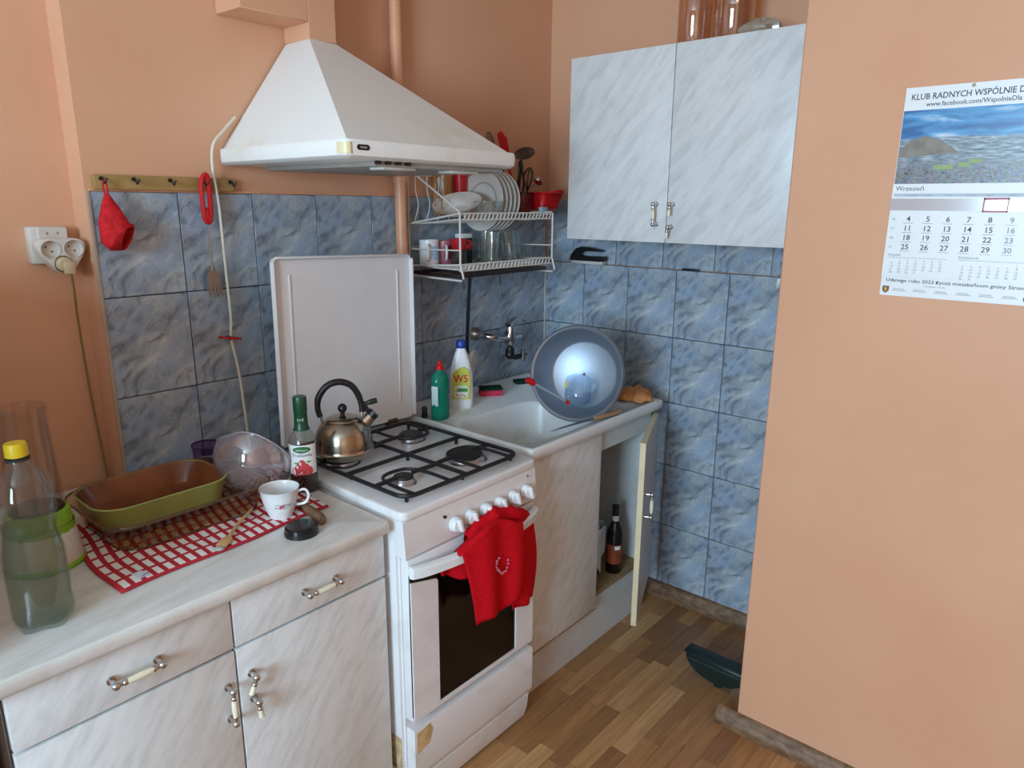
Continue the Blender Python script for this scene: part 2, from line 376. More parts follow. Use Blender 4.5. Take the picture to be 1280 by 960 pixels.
mk('grout_bed', box(.0055, .02, -1.166, -.001, .06, T-TH-.001), GROUT, wall_right)
structure(mk('trim_1', box(-.006, 0, -.006, 0, .06, T-TH, .001, 1), plain('pale_trim', '#c9c5bb', .5)))
structure(mk('trim_2', box(-1.722, -1.714, -.002, .006, .8, T, .001, 1), plain('tan_trim', '#b39a86', .6)))
structure(mk('trim_3', box(-1.714, 0, -.001, .006, T, T+.006), PIPEM))
bbp = [(0, 0), (-.022, 0), (-.022, .035), (-.014, .045), (-.010, .058), (0, .062)]
structure(mk('baseboard_right', ([Vector((p[0], y, p[1])) for y in (0, -1.168) for p in bbp], [list(range(6)), list(range(6, 12))]+[[i, (i+1) % 6, 6+(i+1) % 6, 6+i] for i in range(6)]), OLDW))
bbp = [(-.52, 0), (-.545, 0), (-.545, .018), (-.538, .024), (-.536, .036), (-.528, .050), (-.52, .054)]
bb = structure(mk('baseboard_partition', ([Vector((p[0], y, p[1])) for y in (-1.112, RY0) for p in bbp], [list(range(7)), list(range(7, 14))]+[[i, (i+1) % 7, 7+(i+1) % 7, 7+i] for i in range(7)]), OLDW))

# ================================================================ FURNITURE
def handle(parent, p0, p1, nrm):
    p0, p1, n = Vector(p0), Vector(p1), Vector(nrm).normalized(); d = (p1-p0).normalized(); a, b_ = p0+n*.024, p1+n*.024
    o = mk('handle', join(cyl(p0, a, .0045, 10), cyl(p1, b_, .0045, 10), ball(a, .0078, 10, 6), ball(b_, .0078, 10, 6), cyl(p0, p0+n*.004, .008, 10), cyl(p1, p1+n*.004, .008, 10),
           ball(a+d*.015, .0062, 10, 6), ball(b_-d*.015, .0062, 10, 6), cyl(a, b_, .0042, 10)), CHROME, parent)
    mk('handle_grip', tube([a+d*.018, (a+b_)/2, b_-d*.018], [.0052, .0064, .0052], 12), CREAM, parent)
    return o
def stub(parent, p, nrm, d):
    p, n, d = Vector(p), Vector(nrm), Vector(d).normalized(); a = p+n*.024
    o = mk('broken_handle', join(cyl(p, a, .0045, 10), cyl(p, p+n*.004, .008, 10), ball(a, .0078, 10, 6), ball(a+d*.014, .006, 10, 6), cyl(a, a+d*.016, .0045, 10)), CHROME, parent)
    mk('grip_stub', tube([a+d*.016, a+d*.034], [.005, .0058], 10), CREAM, parent); return o
# ---- base cabinet under the worktop
X0, X1, XS, YF = -2.165, -1.412, -1.789, -.64
c = thing('base_cabinet', 'white marbled base cabinet with two drawers and two doors beside the stove', 'cabinet', ((X0+X1)/2, -.33, 0))
def L(vf, o): return [Vector(v)-Vector(o) for v in vf[0]], vf[1]
o0 = c.location[:]
mk('body', L(box(X0+.002, X1-.002, YF+.02, -.012, .09, .80, .001, 1), o0), BROWNP, c)
mk('plinth', L(box(X0+.01, X1-.01, YF+.07, -.05, 0, .09), o0), BROWNP, c)
mk('side_panel', L(box(X1-.004, X1, YF+.02, -.012, .06, .80), o0), LAM_F, c)
for a, b_ in ((X0+.006, XS-.002), (XS+.002, X1-.001)):
    d = mk('drawer', L(box(a, b_, YF, YF+.018, .690, .797, .0015), o0), LAM_F, c)
    cx = -1.972 if a < -2 else -1.590
    handle(d, Vector((cx-.039, YF, .742))-Vector(o0), Vector((cx+.039, YF, .742))-Vector(o0), (0, -1, 0))
    d = mk('door', L(box(a, b_, YF, YF+.018, .10, .683, .0015), o0), LAM_F, c)
    if a < -2: handle(d, Vector((-1.812, YF, .615))-Vector(o0), Vector((-1.812, YF, .543))-Vector(o0), (0, -1, 0))
    else:
        stub(d, Vector((-1.762, YF, .620))-Vector(o0), (0, -1, 0), (-.45, 0, -1)); stub(d, Vector((-1.762, YF, .562))-Vector(o0), (0, -1, 0), (.1, 0, -1))
wt = [(-2.24, -.666), (-1.425, -.666), (-1.412, -.662), (-1.406, -.65), (-1.406, -.003), (-1.724, -.003), (-1.724, .088), (-2.24, .088)]
tag(mk('worktop', L(prism(wt, .803, .835, .012, 4), (-1.8, -.3, .803)), LAM_T, None, (-1.8, -.3, .803)), 'pale marbled worktop with rounded front edge on the base cabinet', 'worktop')

# ---- gas stove
SX0, SX1, SYF, SYB = -1.393, -.907, -.685, -.118
so = ((SX0+SX1)/2, (SYF+SYB)/2, 0)
st = thing('gas_stove', 'white gas stove with four burners and raised lid', 'stove', so)
def S(vf): return L(vf, so)
SIDE = m_enamel('stove_side_enamel', '#e6e3e2', '#cfc8c0')
mk('body', S(box(SX0, SX1, SYF+.03, SYB, .06, .829, .003)), SIDE, st)
mk('rust_patch', S(box(SX0-.0012, SX0+.004, SYF+.031, SYF+.09, .13, .23, .001, 1)), plain('flaking_rust', '#b59a74', .8, 0, .5, 60, .3, .5), st)
mk('cooktop', S(prism(rr(so[0], so[1]-.001, (SX1-SX0)/2+.002, (SYB-SYF)/2+.002, .02, 5), .828, .852, .006, 3)), ENAMEL, st)
mk('front_frame', S(box(SX0+.008, SX1-.008, SYF+.024, SYF+.03, .10, .83)), SIDE, st)
pn = prism([(SYF+.03, .736), (SYF-.004, .736), (SYF-.006, .742), (SYF+.002, .826), (SYF+.008, .83), (SYF+.03, .83)], SX0+.002, SX1-.002, 0, axis='x')
mk('control_panel', S(pn), ENAMEL, st)
for i in range(6):
    x = -1.231+i*.0548; k = mk('knob', S(orient(lathe([(0, .018), (.0155, .018), (.0185, .013), (.0195, 0), (0, 0)], 20), (x, SYF-.004, .772), (0, -1, .08))), WHITE, st)
    mk('grip_ridge', S(orient(box(-.0045, .0045, -.017, .017, .012, .029, .003), (x, SYF-.004, .772), (0, -1, .08), (1, .0, .28))), WHITE, k)
mk('indicator', S(cyl((-1.262, SYF-.006, .800), (-1.262, SYF+.004, .800), .004, 10)), BLACK, st)
mk('indicator', S(cyl((-.945, SYF-.003, .812), (-.945, SYF+.004, .812), .003, 10)), STEEL, st)
dr = mk('oven_door', S(box(SX0+.012, SX1-.008, SYF, SYF+.028, .287, .728, .003)), ENAMEL, st)
mk('door_glass', S(box(SX0+.013, SX1-.009, SYF-.0025, SYF+.002, .30, .69, .001, 1)), plain('black_oven_glass', '#0d0a0a', .12, 0, .2, 6, .5), dr)
mk('side_strip', S(prism([(SX0+.0135, .300), (-1.291, .300), (-1.291, .645), (-1.297, .652), (SX0+.0135, .672)], SYF-.006, SYF-.0024, .0008, 1, 'y')), plain('white_strip', '#e6e3e2', .3), dr)
mk('side_strip', S(prism([(-.995, .300), (SX1-.0095, .300), (SX1-.0095, .672), (-.99, .652), (-.995, .645)], SYF-.006, SYF-.0024, .0008, 1, 'y')), plain('white_strip', '#e6e3e2', .3), dr)
mk('bottom_strip', S(box(SX0+.0135, SX1-.0095, SYF-.005, SYF-.0024, .287, .300, .0008, 1)), plain('white_strip', '#e6e3e2', .3), dr)
hl = []
for i in range(25):
    t = i/24; x = SX0+.013+(SX1-SX0-.024)*t; bow = math.sin(PI*t)**.7*.042; h = .016-.004*math.sin(PI*t)
    hl.append([(x, SYF-.004-bow, .700-h), (x, SYF-.018-bow, .700-h+.003), (x, SYF-.021-bow, .700+h-.004), (x, SYF-.014-bow, .700+h), (x, SYF-.002-bow*.82, .700+h), (x, SYF+.001-bow*.82, .700)])
mk('door_handle', S(loft(hl)), WHITE, dr)
dwp = [(SYF+.028, .262), (SYF-.002, .262), (SYF-.004, .255), (SYF-.004, .130), (SYF+.002, .112), (SYF+.010, .100), (SYF+.028, .100)]
dw = mk('storage_drawer', S(prism(dwp, SX0+.014, SX1-.006, 0, axis='x')), ENAMEL, st)
mk('stain_patch', S(prism([(-1.372, .19), (-1.330, .20), (-1.318, .235), (-1.327, .256), (-1.372, .25)], SYF-.0048, SYF-.0038, 0, axis='y')), plain('brown_stain', '#c7a878', .7, 0, .25, 40), dw)
mk('kick_panel', S(prism([(SYF+.04, .012), (SYF+.024, .012), (SYF+.012, .05), (SYF+.006, .099), (SYF+.04, .099)], SX0+.010, SX1-.010, 0, axis='x')), ENAMEL, st)
for x in (SX0+.04, SX1-.04):
    for y in (SYF+.06, SYB-.05): mk('foot', S(cyl((x, y, 0), (x, y, .065), .016, 10)), BLACK, st)
# lid: shallow enamelled tray standing upright on the rear hinge
lid = mk('lid', S(xf(join(prism(rr(0, .262, .241, .260, .014, 4), .0, .003, 0, axis='y'),
      *[tube(q, .0045, 8) for q in ([(-.2405, -.006, .012), (-.2405, -.006, .508), (-.228, -.006, .5205), (.228, -.006, .5205), (.2405, -.006, .508), (.2405, -.006, .012)],)],
      box(-.2425, -.2385, -.016, .002, .01, .51, .001, 1), box(.2385, .2425, -.016, .002, .01, .51, .001, 1), box(-.228, .228, -.016, .002, .519, .523, .001, 1)), (-1.123, -.150, .868), (math.radians(-1.5), math.radians(1.6), 0))), plain('lid_enamel', '#e6e3e2', .25, 0, .02), st)
for x in (-.188, .188): mk('rib', S(xf(box(x-.0025, x+.0025, -.0035, .001, .06, .475, .0012), (-1.123, -.150, .868), (math.radians(-1.5), math.radians(1.6), 0))), plain('lid_enamel', '#e6e3e2', .25, 0, .02), lid)
for x in (-1.31, -.97): mk('hinge', S(join(box(x-.02, x+.02, -.165, -.135, .852, .862, .002), cyl((x-.018, -.150, .866), (x+.018, -.150, .866), .007, 10))), plain('rusty_steel', '#5b4a3e', .5, .6), st)
# burners
for nm, x, y, r in (('b', -1.279, -.315, .034), ('b', -1.025, -.300, .034), ('b', -1.037, -.540, .046), ('b', -1.267, -.545, .025)):
    bz = mk('burner', S(xf(lathe([(0, 0), (r*1.35, 0), (r*1.3, .002), (r*1.15, .003), (r*1.12, .010), (r*1.0, .012), (r*.95, .015), (0, .015)], 28), (x, y, .8515))), plain('burner_aluminium', '#c4c4c6', .3, 1), st)
    mk('burner_cap', S(xf(lathe([(0, 0), (r*1.02, 0), (r*1.04, .003), (r*.96, .006), (r*.5, .007), (0, .0072)], 28), (x, y, .8665))), IRON, bz)
# pan grate, black enamelled wire
gz, gr = .870, .0058
rect = [(p[0], p[1], gz) for p in rr(-1.152, -.430, .206, .226, .035, 5)]
wires = [tube(rect, gr, 7, True), tube([(-1.358, -.430, gz), (-.946, -.430, gz)], gr, 7), tube([(-1.152, -.656, gz), (-1.152, -.204, gz)], gr, 7)]
for cx, cy, sx, sy in ((-1.267, -.545, -1, -1), (-1.037, -.540, 1, -1), (-1.279, -.315, -1, 1), (-1.025, -.300, 1, 1)):
    r = .058
    ye = -.656 if sy < 0 else -.204
    wires.append(tube(spline([(cx-r, ye, gz), (cx-r, cy+sy*.02, gz), (cx-r*.6, cy-sy*.036, gz), (cx+r*.6, cy-sy*.036, gz), (cx+r, cy+sy*.02, gz), (cx+r, ye, gz)], 4), gr*.8, 6))
    wires.append(tube([(cx+sx*.03, cy, gz+.002), (-1.358 if sx < 0 else -.946, cy, gz)], gr, 6))
    wires.append(tube([(cx-sx*.03, cy, gz+.002), (-1.152, cy, gz)], gr, 6))
for x in (-1.340, -1.152, -.964):
    for y in (-.640, -.43, -.220): wires.append(cyl((x, y, .851), (x, y, gz), .005, 6))
mk('pan_grate', S(join(*wires)), IRON, st)

# ---- sink with drainer
kx0, kx1, ky0, ky1 = -.868, -.118, -.642, -.004
sk = thing('sink', 'white enamelled sink with basin and drainer beside the stove', 'sink', ((kx0+kx1)/2, -.32, .82))
ko = sk.location[:]
bcx, bcy, bhx, bhy = -.628, -.435, .214, .165
ANG = [2*PI*i/72 for i in range(72)]
for cx_, cy_ in ((kx0, ky0), (kx0, ky1), (kx1, ky0), (kx1, ky1)):
    a = math.atan2(cy_-bcy, cx_-bcx) % (2*PI); i = min(range(72), key=lambda q: abs(ANG[q]-a)); ANG[i] = a
def ring(fn, z): return [(*fn(a), z) for a in ANG]
def outer(inset):
    def f(a):
        dx, dy = math.cos(a), math.sin(a); ts = []
        if dx > 1e-9: ts.append((kx1-inset-bcx)/dx)
        if dx < -1e-9: ts.append((kx0+inset-bcx)/dx)
        if dy > 1e-9: ts.append((ky1-inset-bcy)/dy)
        if dy < -1e-9: ts.append((ky0+inset-bcy)/dy)
        t = min(ts); return bcx+dx*t, bcy+dy*t
    return f
def basin(s, e=4.0):
    def f(a):
        dx, dy = math.cos(a), math.sin(a); t = (abs(dx/(bhx*s))**e+abs(dy/(bhy*s))**e)**(-1/e); return bcx+dx*t, bcy+dy*t
    return f
loops = [ring(outer(.004), .819), ring(outer(0), .822), ring(outer(0), .848), ring(outer(.004), .854), ring(outer(.012), .855), ring(outer(.018), .850),
         ring(basin(1.03), .850), ring(basin(1.0), .846), ring(basin(.975), .835), ring(basin(.93, 3.6), .74), ring(basin(.84, 3.2), .705), ring(basin(.5, 2.6), .695), ring(basin(.14, 2), .692)]
mk('sink_bowl', L(loft(loops, False, True), ko), SINK, sk, sharp=60)
mk('drain', L(xf(lathe([(0, .004), (.012, .002), (.022, .003), (.026, 0), (0, 0)], 20), (bcx, bcy, .692)), ko), STEEL, sk)
for i in range(7):
    y = -.30-.045*i
    mk('drainer_groove', L(box(-.395, -.16, y-.004, y+.004, .8495, .8525, .0015, 1), ko), SINK, sk)
# ---- sink cabinet
sc = thing('sink_cabinet', 'worn white sink cabinet with one door standing open', 'cabinet', (-.49, -.32, 0))
co = sc.location[:]
INNER = plain('cabinet_inside', '#d3d1cc', .6)
CH = plain('chipboard', '#9a7a55', .9, 0, .3, 90)
mk('side_panel', L(box(-.862, -.846, -.606, -.02, 0, .818), co), INNER, sc)
mk('side_panel', L(box(-.146, -.130, -.606, -.02, 0, .818), co), INNER, sc)
mk('back_panel', L(box(-.846, -.146, -.024, -.018, .1, .818), co), INNER, sc)
mk('bottom_panel', L(box(-.846, -.146, -.606, -.024, .19, .207), co), CH, sc)
mk('plinth', L(box(-.846, -.146, -.60, -.584, 0, .19), co), plain('plinth_white', '#d3d1cc', .5), sc)
mk('apron', L(box(-.846, -.146, -.610, -.594, .738, .818, .001, 1), co), plain('apron_white', '#d3d1cc', .45), sc)
pnl = mk('front_panel', L(box(-.862, -.487, -.628, -.6105, .170, .815, .0015), co), LAM_F, sc)
mk('chipped_edge', L(box(-.860, -.489, -.6284, -.611, .164, .1705), co), CH, pnl)
drill(pnl, [cyl((x, -.64, z), (x, -.6185, z), .003, 10) for x, z in ((-.513, .715), (-.513, .657), (-.58, .61))]+[xf(box(-.0025, .0025, -.0095, .0095, -.008, .008), (-.672, -.628, .735), (0, .35, 0))])
hx, hy = -.135, -.628
dd = Vector((-.435+.135, -.757+.628, 0)); dl = .368; dd.normalize(); dn = Vector((dd.y, -dd.x, 0))
ang = math.atan2(dd.y, dd.x)
dvf = xf(box(.004, dl, -.009, .009, .155, .805, .001, 1), (hx, hy, 0), (0, 0, ang))
do = mk('door', L(dvf, co), LAM_F, sc)
mk('edge_band', L(xf(box(dl, dl+.0012, -.009, .009, .155, .805), (hx, hy, 0), (0, 0, ang)), co), BEIGE, do)
mk('edge_band', L(xf(box(.004, dl, -.009, .009, .805, .8062), (hx, hy, 0), (0, 0, ang)), co), BEIGE, do)
nout = Vector((-dd.y, dd.x, 0)); nout = nout if nout.y < 0 else -nout
ph = Vector((hx, hy, 0))+dd*(dl-.05)+nout*.009
handle(do, ph+Vector((0, 0, .615))-Vector(co), ph+Vector((0, 0, .535))-Vector(co), nout)
# ---- wall cabinet
wx, wy_0, wy_1, wz_0, wz_1 = -.28, -1.10, -.312, 1.42, 2.012
wc = thing('wall_cabinet', 'white marbled two door wall cabinet over the blue tiles', 'cabinet', (-.13, (wy_0+wy_1)/2, wz_0))
wo = wc.location[:]
mk('body', L(box(wx+.019, .018, wy_0, wy_1, wz_0+.002, wz_1-.001, .001, 1), wo), LAM_W, wc)
for a, b_ in ((wy_0, -.7035), (-.7005, wy_1)):
    d = mk('door', L(box(wx, wx+.018, a, b_, wz_0, wz_1, .0015), wo), LAM_W, wc)
    if a > -1: handle(d, Vector((wx, -.666, 1.540))-Vector(wo), Vector((wx, -.668, 1.478))-Vector(wo), (-1, 0, 0))
    else: stub(d, Vector((wx, -.724, 1.540))-Vector(wo), (-1, 0, 0), (0, .05, -1)); stub(d, Vector((wx, -.722, 1.470))-Vector(wo), (-1, 0, 0), (0, .15, -1))

# ---- cooker hood, duct, pipe
hd = thing('cooker_hood', 'white pyramid cooker hood above the stove', 'hood', (-1.115, -.275, 1.632)); ho = hd.location[:]
hx0, hx1, hy0 = -1.398, -.832, -.548
HW = m_enamel('hood_white', '#eeece6', '#e2d9c6', .35)
def rrz(x0, x1, y0, y1, r, z): return [(p[0], p[1], z) for p in rr((x0+x1)/2, (y0+y1)/2, (x1-x0)/2, (y1-y0)/2, r, 4)]
mk('rim', L(loft([rrz(hx0+.012, hx1-.012, hy0+.012, -.001, .012, 1.630), rrz(hx0+.002, hx1-.002, hy0+.002, -.001, .02, 1.637), rrz(hx0, hx1, hy0, -.001, .022, 1.648), rrz(hx0, hx1, hy0, -.001, .022, 1.664), rrz(hx0+.003, hx1-.003, hy0+.003, -.001, .02, 1.670), rrz(hx0+.016, hx1-.016, hy0+.016, -.001, .012, 1.671)], True, True), ho), HW, hd)
can = [[(hx0+.018, hy0+.02, 1.671), (hx1-.018, hy0+.02, 1.671), (hx1-.018, -.001, 1.671), (hx0+.018, -.001, 1.671)], [(-1.172, -.112, 1.955), (-1.088, -.112, 1.955), (-1.088, -.001, 1.955), (-1.172, -.001, 1.955)]]
mk('canopy', L(loft(can), ho), HW, hd, sharp=20)
mk('corner_cap', L(loft([rrz(hx0-.001, hx0+.024, hy0-.001, hy0+.040, .0125, z) for z in (1.640, 1.664)]), ho), plain('yellowed_plastic', '#e6dcae', .35), hd)
bd = mk('badge', L(xf(prism(rr(0, 0, .017, .006, .0058, 5), -.002, 0, .0006, 1, 'y'), (-1.352, hy0+.0006, 1.654)), ho), BLACK, hd)
mk('badge_text', L(xf(box(-.009, .009, -.0026, -.0019, -.0018, .0018), (-1.352, hy0+.0006, 1.654)), ho), STEEL, bd)
mk('underside_panel', L(box(hx0+.10, hx1-.03, hy0+.03, -.06, 1.618, 1.631, .003), ho), plain('grey_filter', '#a7a29a', .4, .3), hd)
for x in (-1.22, -1.0): mk('lamp_lens', L(box(x-.05, x+.05, hy0+.035, hy0+.085, 1.612, 1.619, .002), ho), plain('frosted_lens', '#c8c6bd', .3), hd)
for i in range(4): mk('switch', L(box(-1.30+i*.03, -1.288+i*.03, hy0+.018, hy0+.03, 1.622, 1.632, .002), ho), BLACK, hd)
vd = thing('vent_duct', 'peach painted square vent duct on top of the cooker hood', 'duct', (-1.13, -.055, 1.955)); vo = vd.location[:]
mk('riser', L(box(-1.173, -1.086, -.113, .005, 1.955, CZ-.002, .002, 1), vo), WALL, vd)
mk('side_box', L(box(-1.365, -1.173, -.113, .005, 1.995, 2.12, .002, 1), vo), WALL, vd)
tag(mk('gas_pipe', L(join(tube([(-.801, -.026, 1.031), (-.801, -.026, 1.036), (-.801, -.026, 2.598)], [.012, .019, .019], 14), *[cyl((-.801, -.026, z), (-.801, -.026, z+.025), .023, 14) for z in (1.60, 2.4)]), (-.801, -.026, 1.031)), PIPEM, None, (-.801, -.026, 1.031)), 'peach painted vertical pipe on the back wall behind the hood', 'pipe')
# ---- unseen refrigerator, added outside the frame to shade the left wall and worktop
fr = thing('unseen_shade_fridge', 'unseen white refrigerator added beside the base cabinet to shade the wall', 'unseen_shade_fridge', (-2.56, -.27, 0)); fo = fr.location[:]
mk('body', L(box(-2.86, -2.26, -.57, .08, .03, 1.45, .01), fo), WHITE, fr)
mk('door', L(box(-2.86, -2.26, -.625, -.575, .08, 1.45, .012), fo), WHITE, fr)
mk('handle', L(box(-2.33, -2.30, -.655, -.62, .9, 1.2, .008), fo), STEEL, fr)
for x in (-2.8, -2.32):
    for y in (-.5, .0): mk('foot', L(cyl((x, y, 0), (x, y, .04), .018, 10), fo), BLACK, fr)

# ================================================================ BACK WALL ITEMS
def one(name, vf, m, origin, label, cat, group=None, **k):
    return tag(mk(name, L(vf, origin), m, None, origin, **k), label, cat, group)
rl = thing('hook_rail', 'wooden hook rail screwed to the wall above the tiles', 'rail', (-1.536, 0, 1.565)); ro = rl.location[:]
mk('board', L(box(-1.707, -1.366, -.016, .005, 1.564, 1.597, .002), ro), m_wood('rail_wood', '#96743f', '#b8955c'), rl)
for x in (-1.692, -1.62, -1.534, -1.451, -1.377): mk('hook', L(join(tube(spline([(x, -.014, 1.588), (x, -.026, 1.586), (x+.001, -.034, 1.577), (x+.004, -.040, 1.588)], 4), .0022, 6), cyl((x, -.0155, 1.588), (x, -.0195, 1.588), .005, 8)), ro), IRON, rl)
# red cone shaped pot holder hanging from the first hook
ph = thing('pot_holder', 'red quilted cone shaped pot holder hanging from the hook rail', 'pot holder', (-1.69, -.05, 1.43)); po = ph.location[:]
CLOTH_R = plain('red_quilted_cloth', '#c5242a', .9, 0, .25, 70, .2, .6)
apex = Vector((-1.692, -.036, 1.556))
secs = [(apex, (0, 0, -1), .004, .004), (Vector((-1.690, -.042, 1.525)), (.05, -.1, -1), .019, .014), (Vector((-1.688, -.048, 1.490)), (.1, -.15, -1), .033, .022), (Vector((-1.686, -.052, 1.462)), (.3, -.3, -.8), .041, .028), (Vector((-1.680, -.060, 1.456)), (.55, -.5, -.6), .040, .031), (Vector((-1.668, -.068, 1.456)), (.66, -.6, -.38), .033, .027)]
def sec_loop(c_, n_, ra, rb, k=1):
    z = Vector(n_).normalized(); y = Vector((0, 0, 1)); y = (y-z*y.dot(z)).normalized() if abs(z.z) < .95 else Vector((1, 0, 0)); x = y.cross(z)
    if abs(z.z) >= .95: x, y = Vector((1, 0, 0)), Vector((0, -1, 0))
    return [c_+(x*rb*math.sin(2*PI*i/28)+y*ra*math.cos(2*PI*i/28))*k if abs(z.z) < .95 else c_+(x*ra*math.cos(2*PI*i/28-PI/2+PI/2)+y*rb*math.sin(2*PI*i/28))*k for i in range(28)]
def near(loops):   # line the loops up so the surface does not twist
    out = [loops[0]]
    for Lp in loops[1:]:
        best = min(((sum((out[-1][i]-q[(i+s_) % 28]).length for i in range(28)), s_, q) for q in (Lp, Lp[::-1]) for s_ in range(28)), key=lambda e: e[0])
        out.append([best[2][(i+best[1]) % 28] for i in range(28)])
    return out
LP = near([sec_loop(*q) for q in secs])
solid(mk('cone', L(loft(LP, True, False), po), CLOTH_R, ph), .003, -1)
inn = [[q[0]+(v-q[0])*.88+Vector(q[1]).normalized()*(-.004) for v in lp] for q, lp in zip(secs[2:], LP[2:])]
mk('lining', L(loft(inn, True, False), po), CLOTH_R, ph)
mk('loop', L(tube(spline([apex+Vector((-.002, 0, -.01)), (-1.697, -.035, 1.572), (-1.692, -.036, 1.583), (-1.688, -.035, 1.572), apex+Vector((.003, 0, -.01))], 4), .002, 6), po), CLOTH_R, ph)
# serving fork
fk = thing('serving_fork', 'serving fork with red loop handle hanging from the hook rail', 'fork', (-1.452, -.03, 1.295)); fo = fk.location[:]
mk('handle', L(tube(spline([(-1.4505, -.034, 1.604), (-1.463, -.032, 1.585), (-1.463, -.03, 1.53), (-1.459, -.028, 1.495), (-1.451, -.028, 1.486), (-1.444, -.028, 1.498), (-1.443, -.03, 1.53), (-1.4445, -.033, 1.585)], 5, True), .0066, 8, True), fo), RED, fk)
mk('handle_web', L(xf(lathe([(0, 0), (.008, .003), (.009, .015), (.006, .03), (0, .034)], 12), (-1.452, -.0285, 1.490), (0, 0, 0), (1.1, .7, 1)), fo), RED, fk)
mk('shaft', L(tube([(-1.451, -.027, 1.490), (-1.4505, -.022, 1.43), (-1.450, -.02, 1.362)], .0032, 8), fo), STEEL, fk)
mk('tines', L(prism([(-1.456, .372+1), (-1.444, 1.372), (-1.430, 1.345), (-1.4255, 1.295), (-1.4285, 1.295), (-1.433, 1.325), (-1.436, 1.292), (-1.439, 1.292), (-1.4415, 1.325), (-1.4465, 1.292), (-1.4495, 1.292), (-1.452, 1.325), (-1.459, 1.294), (-1.462, 1.294), (-1.464, 1.345)], -.021, -.0185, 0, axis='y'), fo), plain('worn_steel', '#a08f84', .45, .7), fk)
CABLE = plain('cable_white', '#e2dac6', .5)
one('hood_cable', tube(spline([(-1.345, -.012, 1.752), (-1.385, -.02, 1.715), (-1.42, -.028, 1.678), (-1.425, -.024, 1.62), (-1.418, -.026, 1.522), (-1.412, -.02, 1.356), (-1.409, -.018, 1.237), (-1.413, -.018, 1.172), (-1.400, -.02, 1.068), (-1.388, -.02, .863), (-1.384, -.03, .837)], 6), .0036, 8), CABLE, (-1.40, -.02, .837), 'white cable hanging from the cooker hood down over the tiles', 'cable')
cp = thing('clothes_peg', 'red clothes peg clipped on the white hood cable', 'peg', (-1.413, -.02, 1.175)); o_ = cp.location[:]
for s in (-1, 1): mk('jaw', L(xf(box(-.030, .026, -.0035, .0035, -.0028, .0028, .0012), (-1.415, -.027 if s > 0 else -.012, 1.178), (s*.04, .18, -s*.05)), o_), RED, cp)
mk('spring', L(xf(lathe([(.0, -.009), (.005, -.009), (.005, .009), (0, .009)], 10), (-1.420, -.0195, 1.179), (PI/2, 0, 0)), o_), IRON, cp)
# power outlet, triple adapter, plug and cord on the recessed wall
SOCK = plain('socket_white', '#d6cfc4', .4)
ol = thing('wall_outlet', 'white double wall outlet on the peach wall beside the tiles', 'outlet', (-1.79, .08, 1.395)); o_ = ol.location[:]
mk('plate', L(box(-1.832, -1.752, .055, .092, 1.395, 1.480, .006), o_), SOCK, ol)
mk('socket_face', L(xf(prism(rr(0, 0, .03, .016, .006, 3), -.004, .002, .001, 1, 'y'), (-1.786, .055, 1.462)), o_), SOCK, ol)
L_ = lambda vf: vf     # cutters are given in world space
OUTLET_FACE = [x_ for x_ in bpy.data.objects if x_.parent == ol and x_.name.startswith('socket_face')][0]
drill(OUTLET_FACE, [L_(cyl((x, .045, 1.464), (x, .0565, 1.464), .003, 10)) for x in (-1.797, -1.775)])
ad = thing('triple_adapter', 'white triple socket adapter plugged into the wall outlet', 'adapter', (-1.785, .03, 1.37)); o_ = ad.location[:]
tri = spline([(-1.832, 1.442), (-1.826, 1.418), (-1.800, 1.384), (-1.782, 1.374), (-1.762, 1.384), (-1.738, 1.418), (-1.734, 1.442), (-1.748, 1.453), (-1.783, 1.454), (-1.818, 1.453)] and [(a, b_, 0) for a, b_ in ((-1.832, 1.442), (-1.826, 1.418), (-1.800, 1.384), (-1.782, 1.374), (-1.762, 1.384), (-1.738, 1.418), (-1.734, 1.442), (-1.748, 1.453), (-1.783, 1.454), (-1.818, 1.453))], 3, True)
hs_ = mk('housing', L(prism([(p.x, p.y) for p in tri], .012, .054, .005, 2, 'y'), o_), SOCK, ad)
WELLS = ((-1.807, 1.430), (-1.760, 1.430), (-1.784, 1.396))
drill(hs_, [cyl((x, .0, z), (x, .024, z), .0195, 24) for x, z in WELLS]+[cyl((x+d, .02, z-d*.9), (x+d, .038, z-d*.9), .0024, 10) for x, z in WELLS[:2] for d in (-.006, .006)])
for x, z in ((-1.807, 1.430), (-1.760, 1.430)):
    mk('socket_rim', L(orient(lathe([(.0196, -.004), (.0196, .0012), (.0206, .0012), (.0210, -.002)], 24), (x, .0118, z), (0, -1, 0)), o_), SOCK, ad)
pg = thing('plug', 'beige plug with thin cord pushed into the triple adapter', 'plug', (-1.774, 0, 1.36)); o_ = pg.location[:]
PLUGM = plain('beige_plug', '#cdb592', .5)
mk('plug_body', L(join(orient(lathe([(0, 0), (.017, 0), (.017, .020), (.013, .025), (0, .025)], 18), (-1.784, .0235, 1.396), (0, -1, 0)), box(-1.790, -1.768, -.012, .004, 1.374, 1.402, .004)), o_), PLUGM, pg)
mk('cord', L(tube(spline([(-1.778, -.002, 1.380), (-1.772, .01, 1.345), (-1.758, .055, 1.25), (-1.747, .078, 1.09), (-1.738, .080, .92), (-1.734, .078, .837)], 6), .0028, 6), o_), plain('olive_cord', '#8c744c', .6), pg)

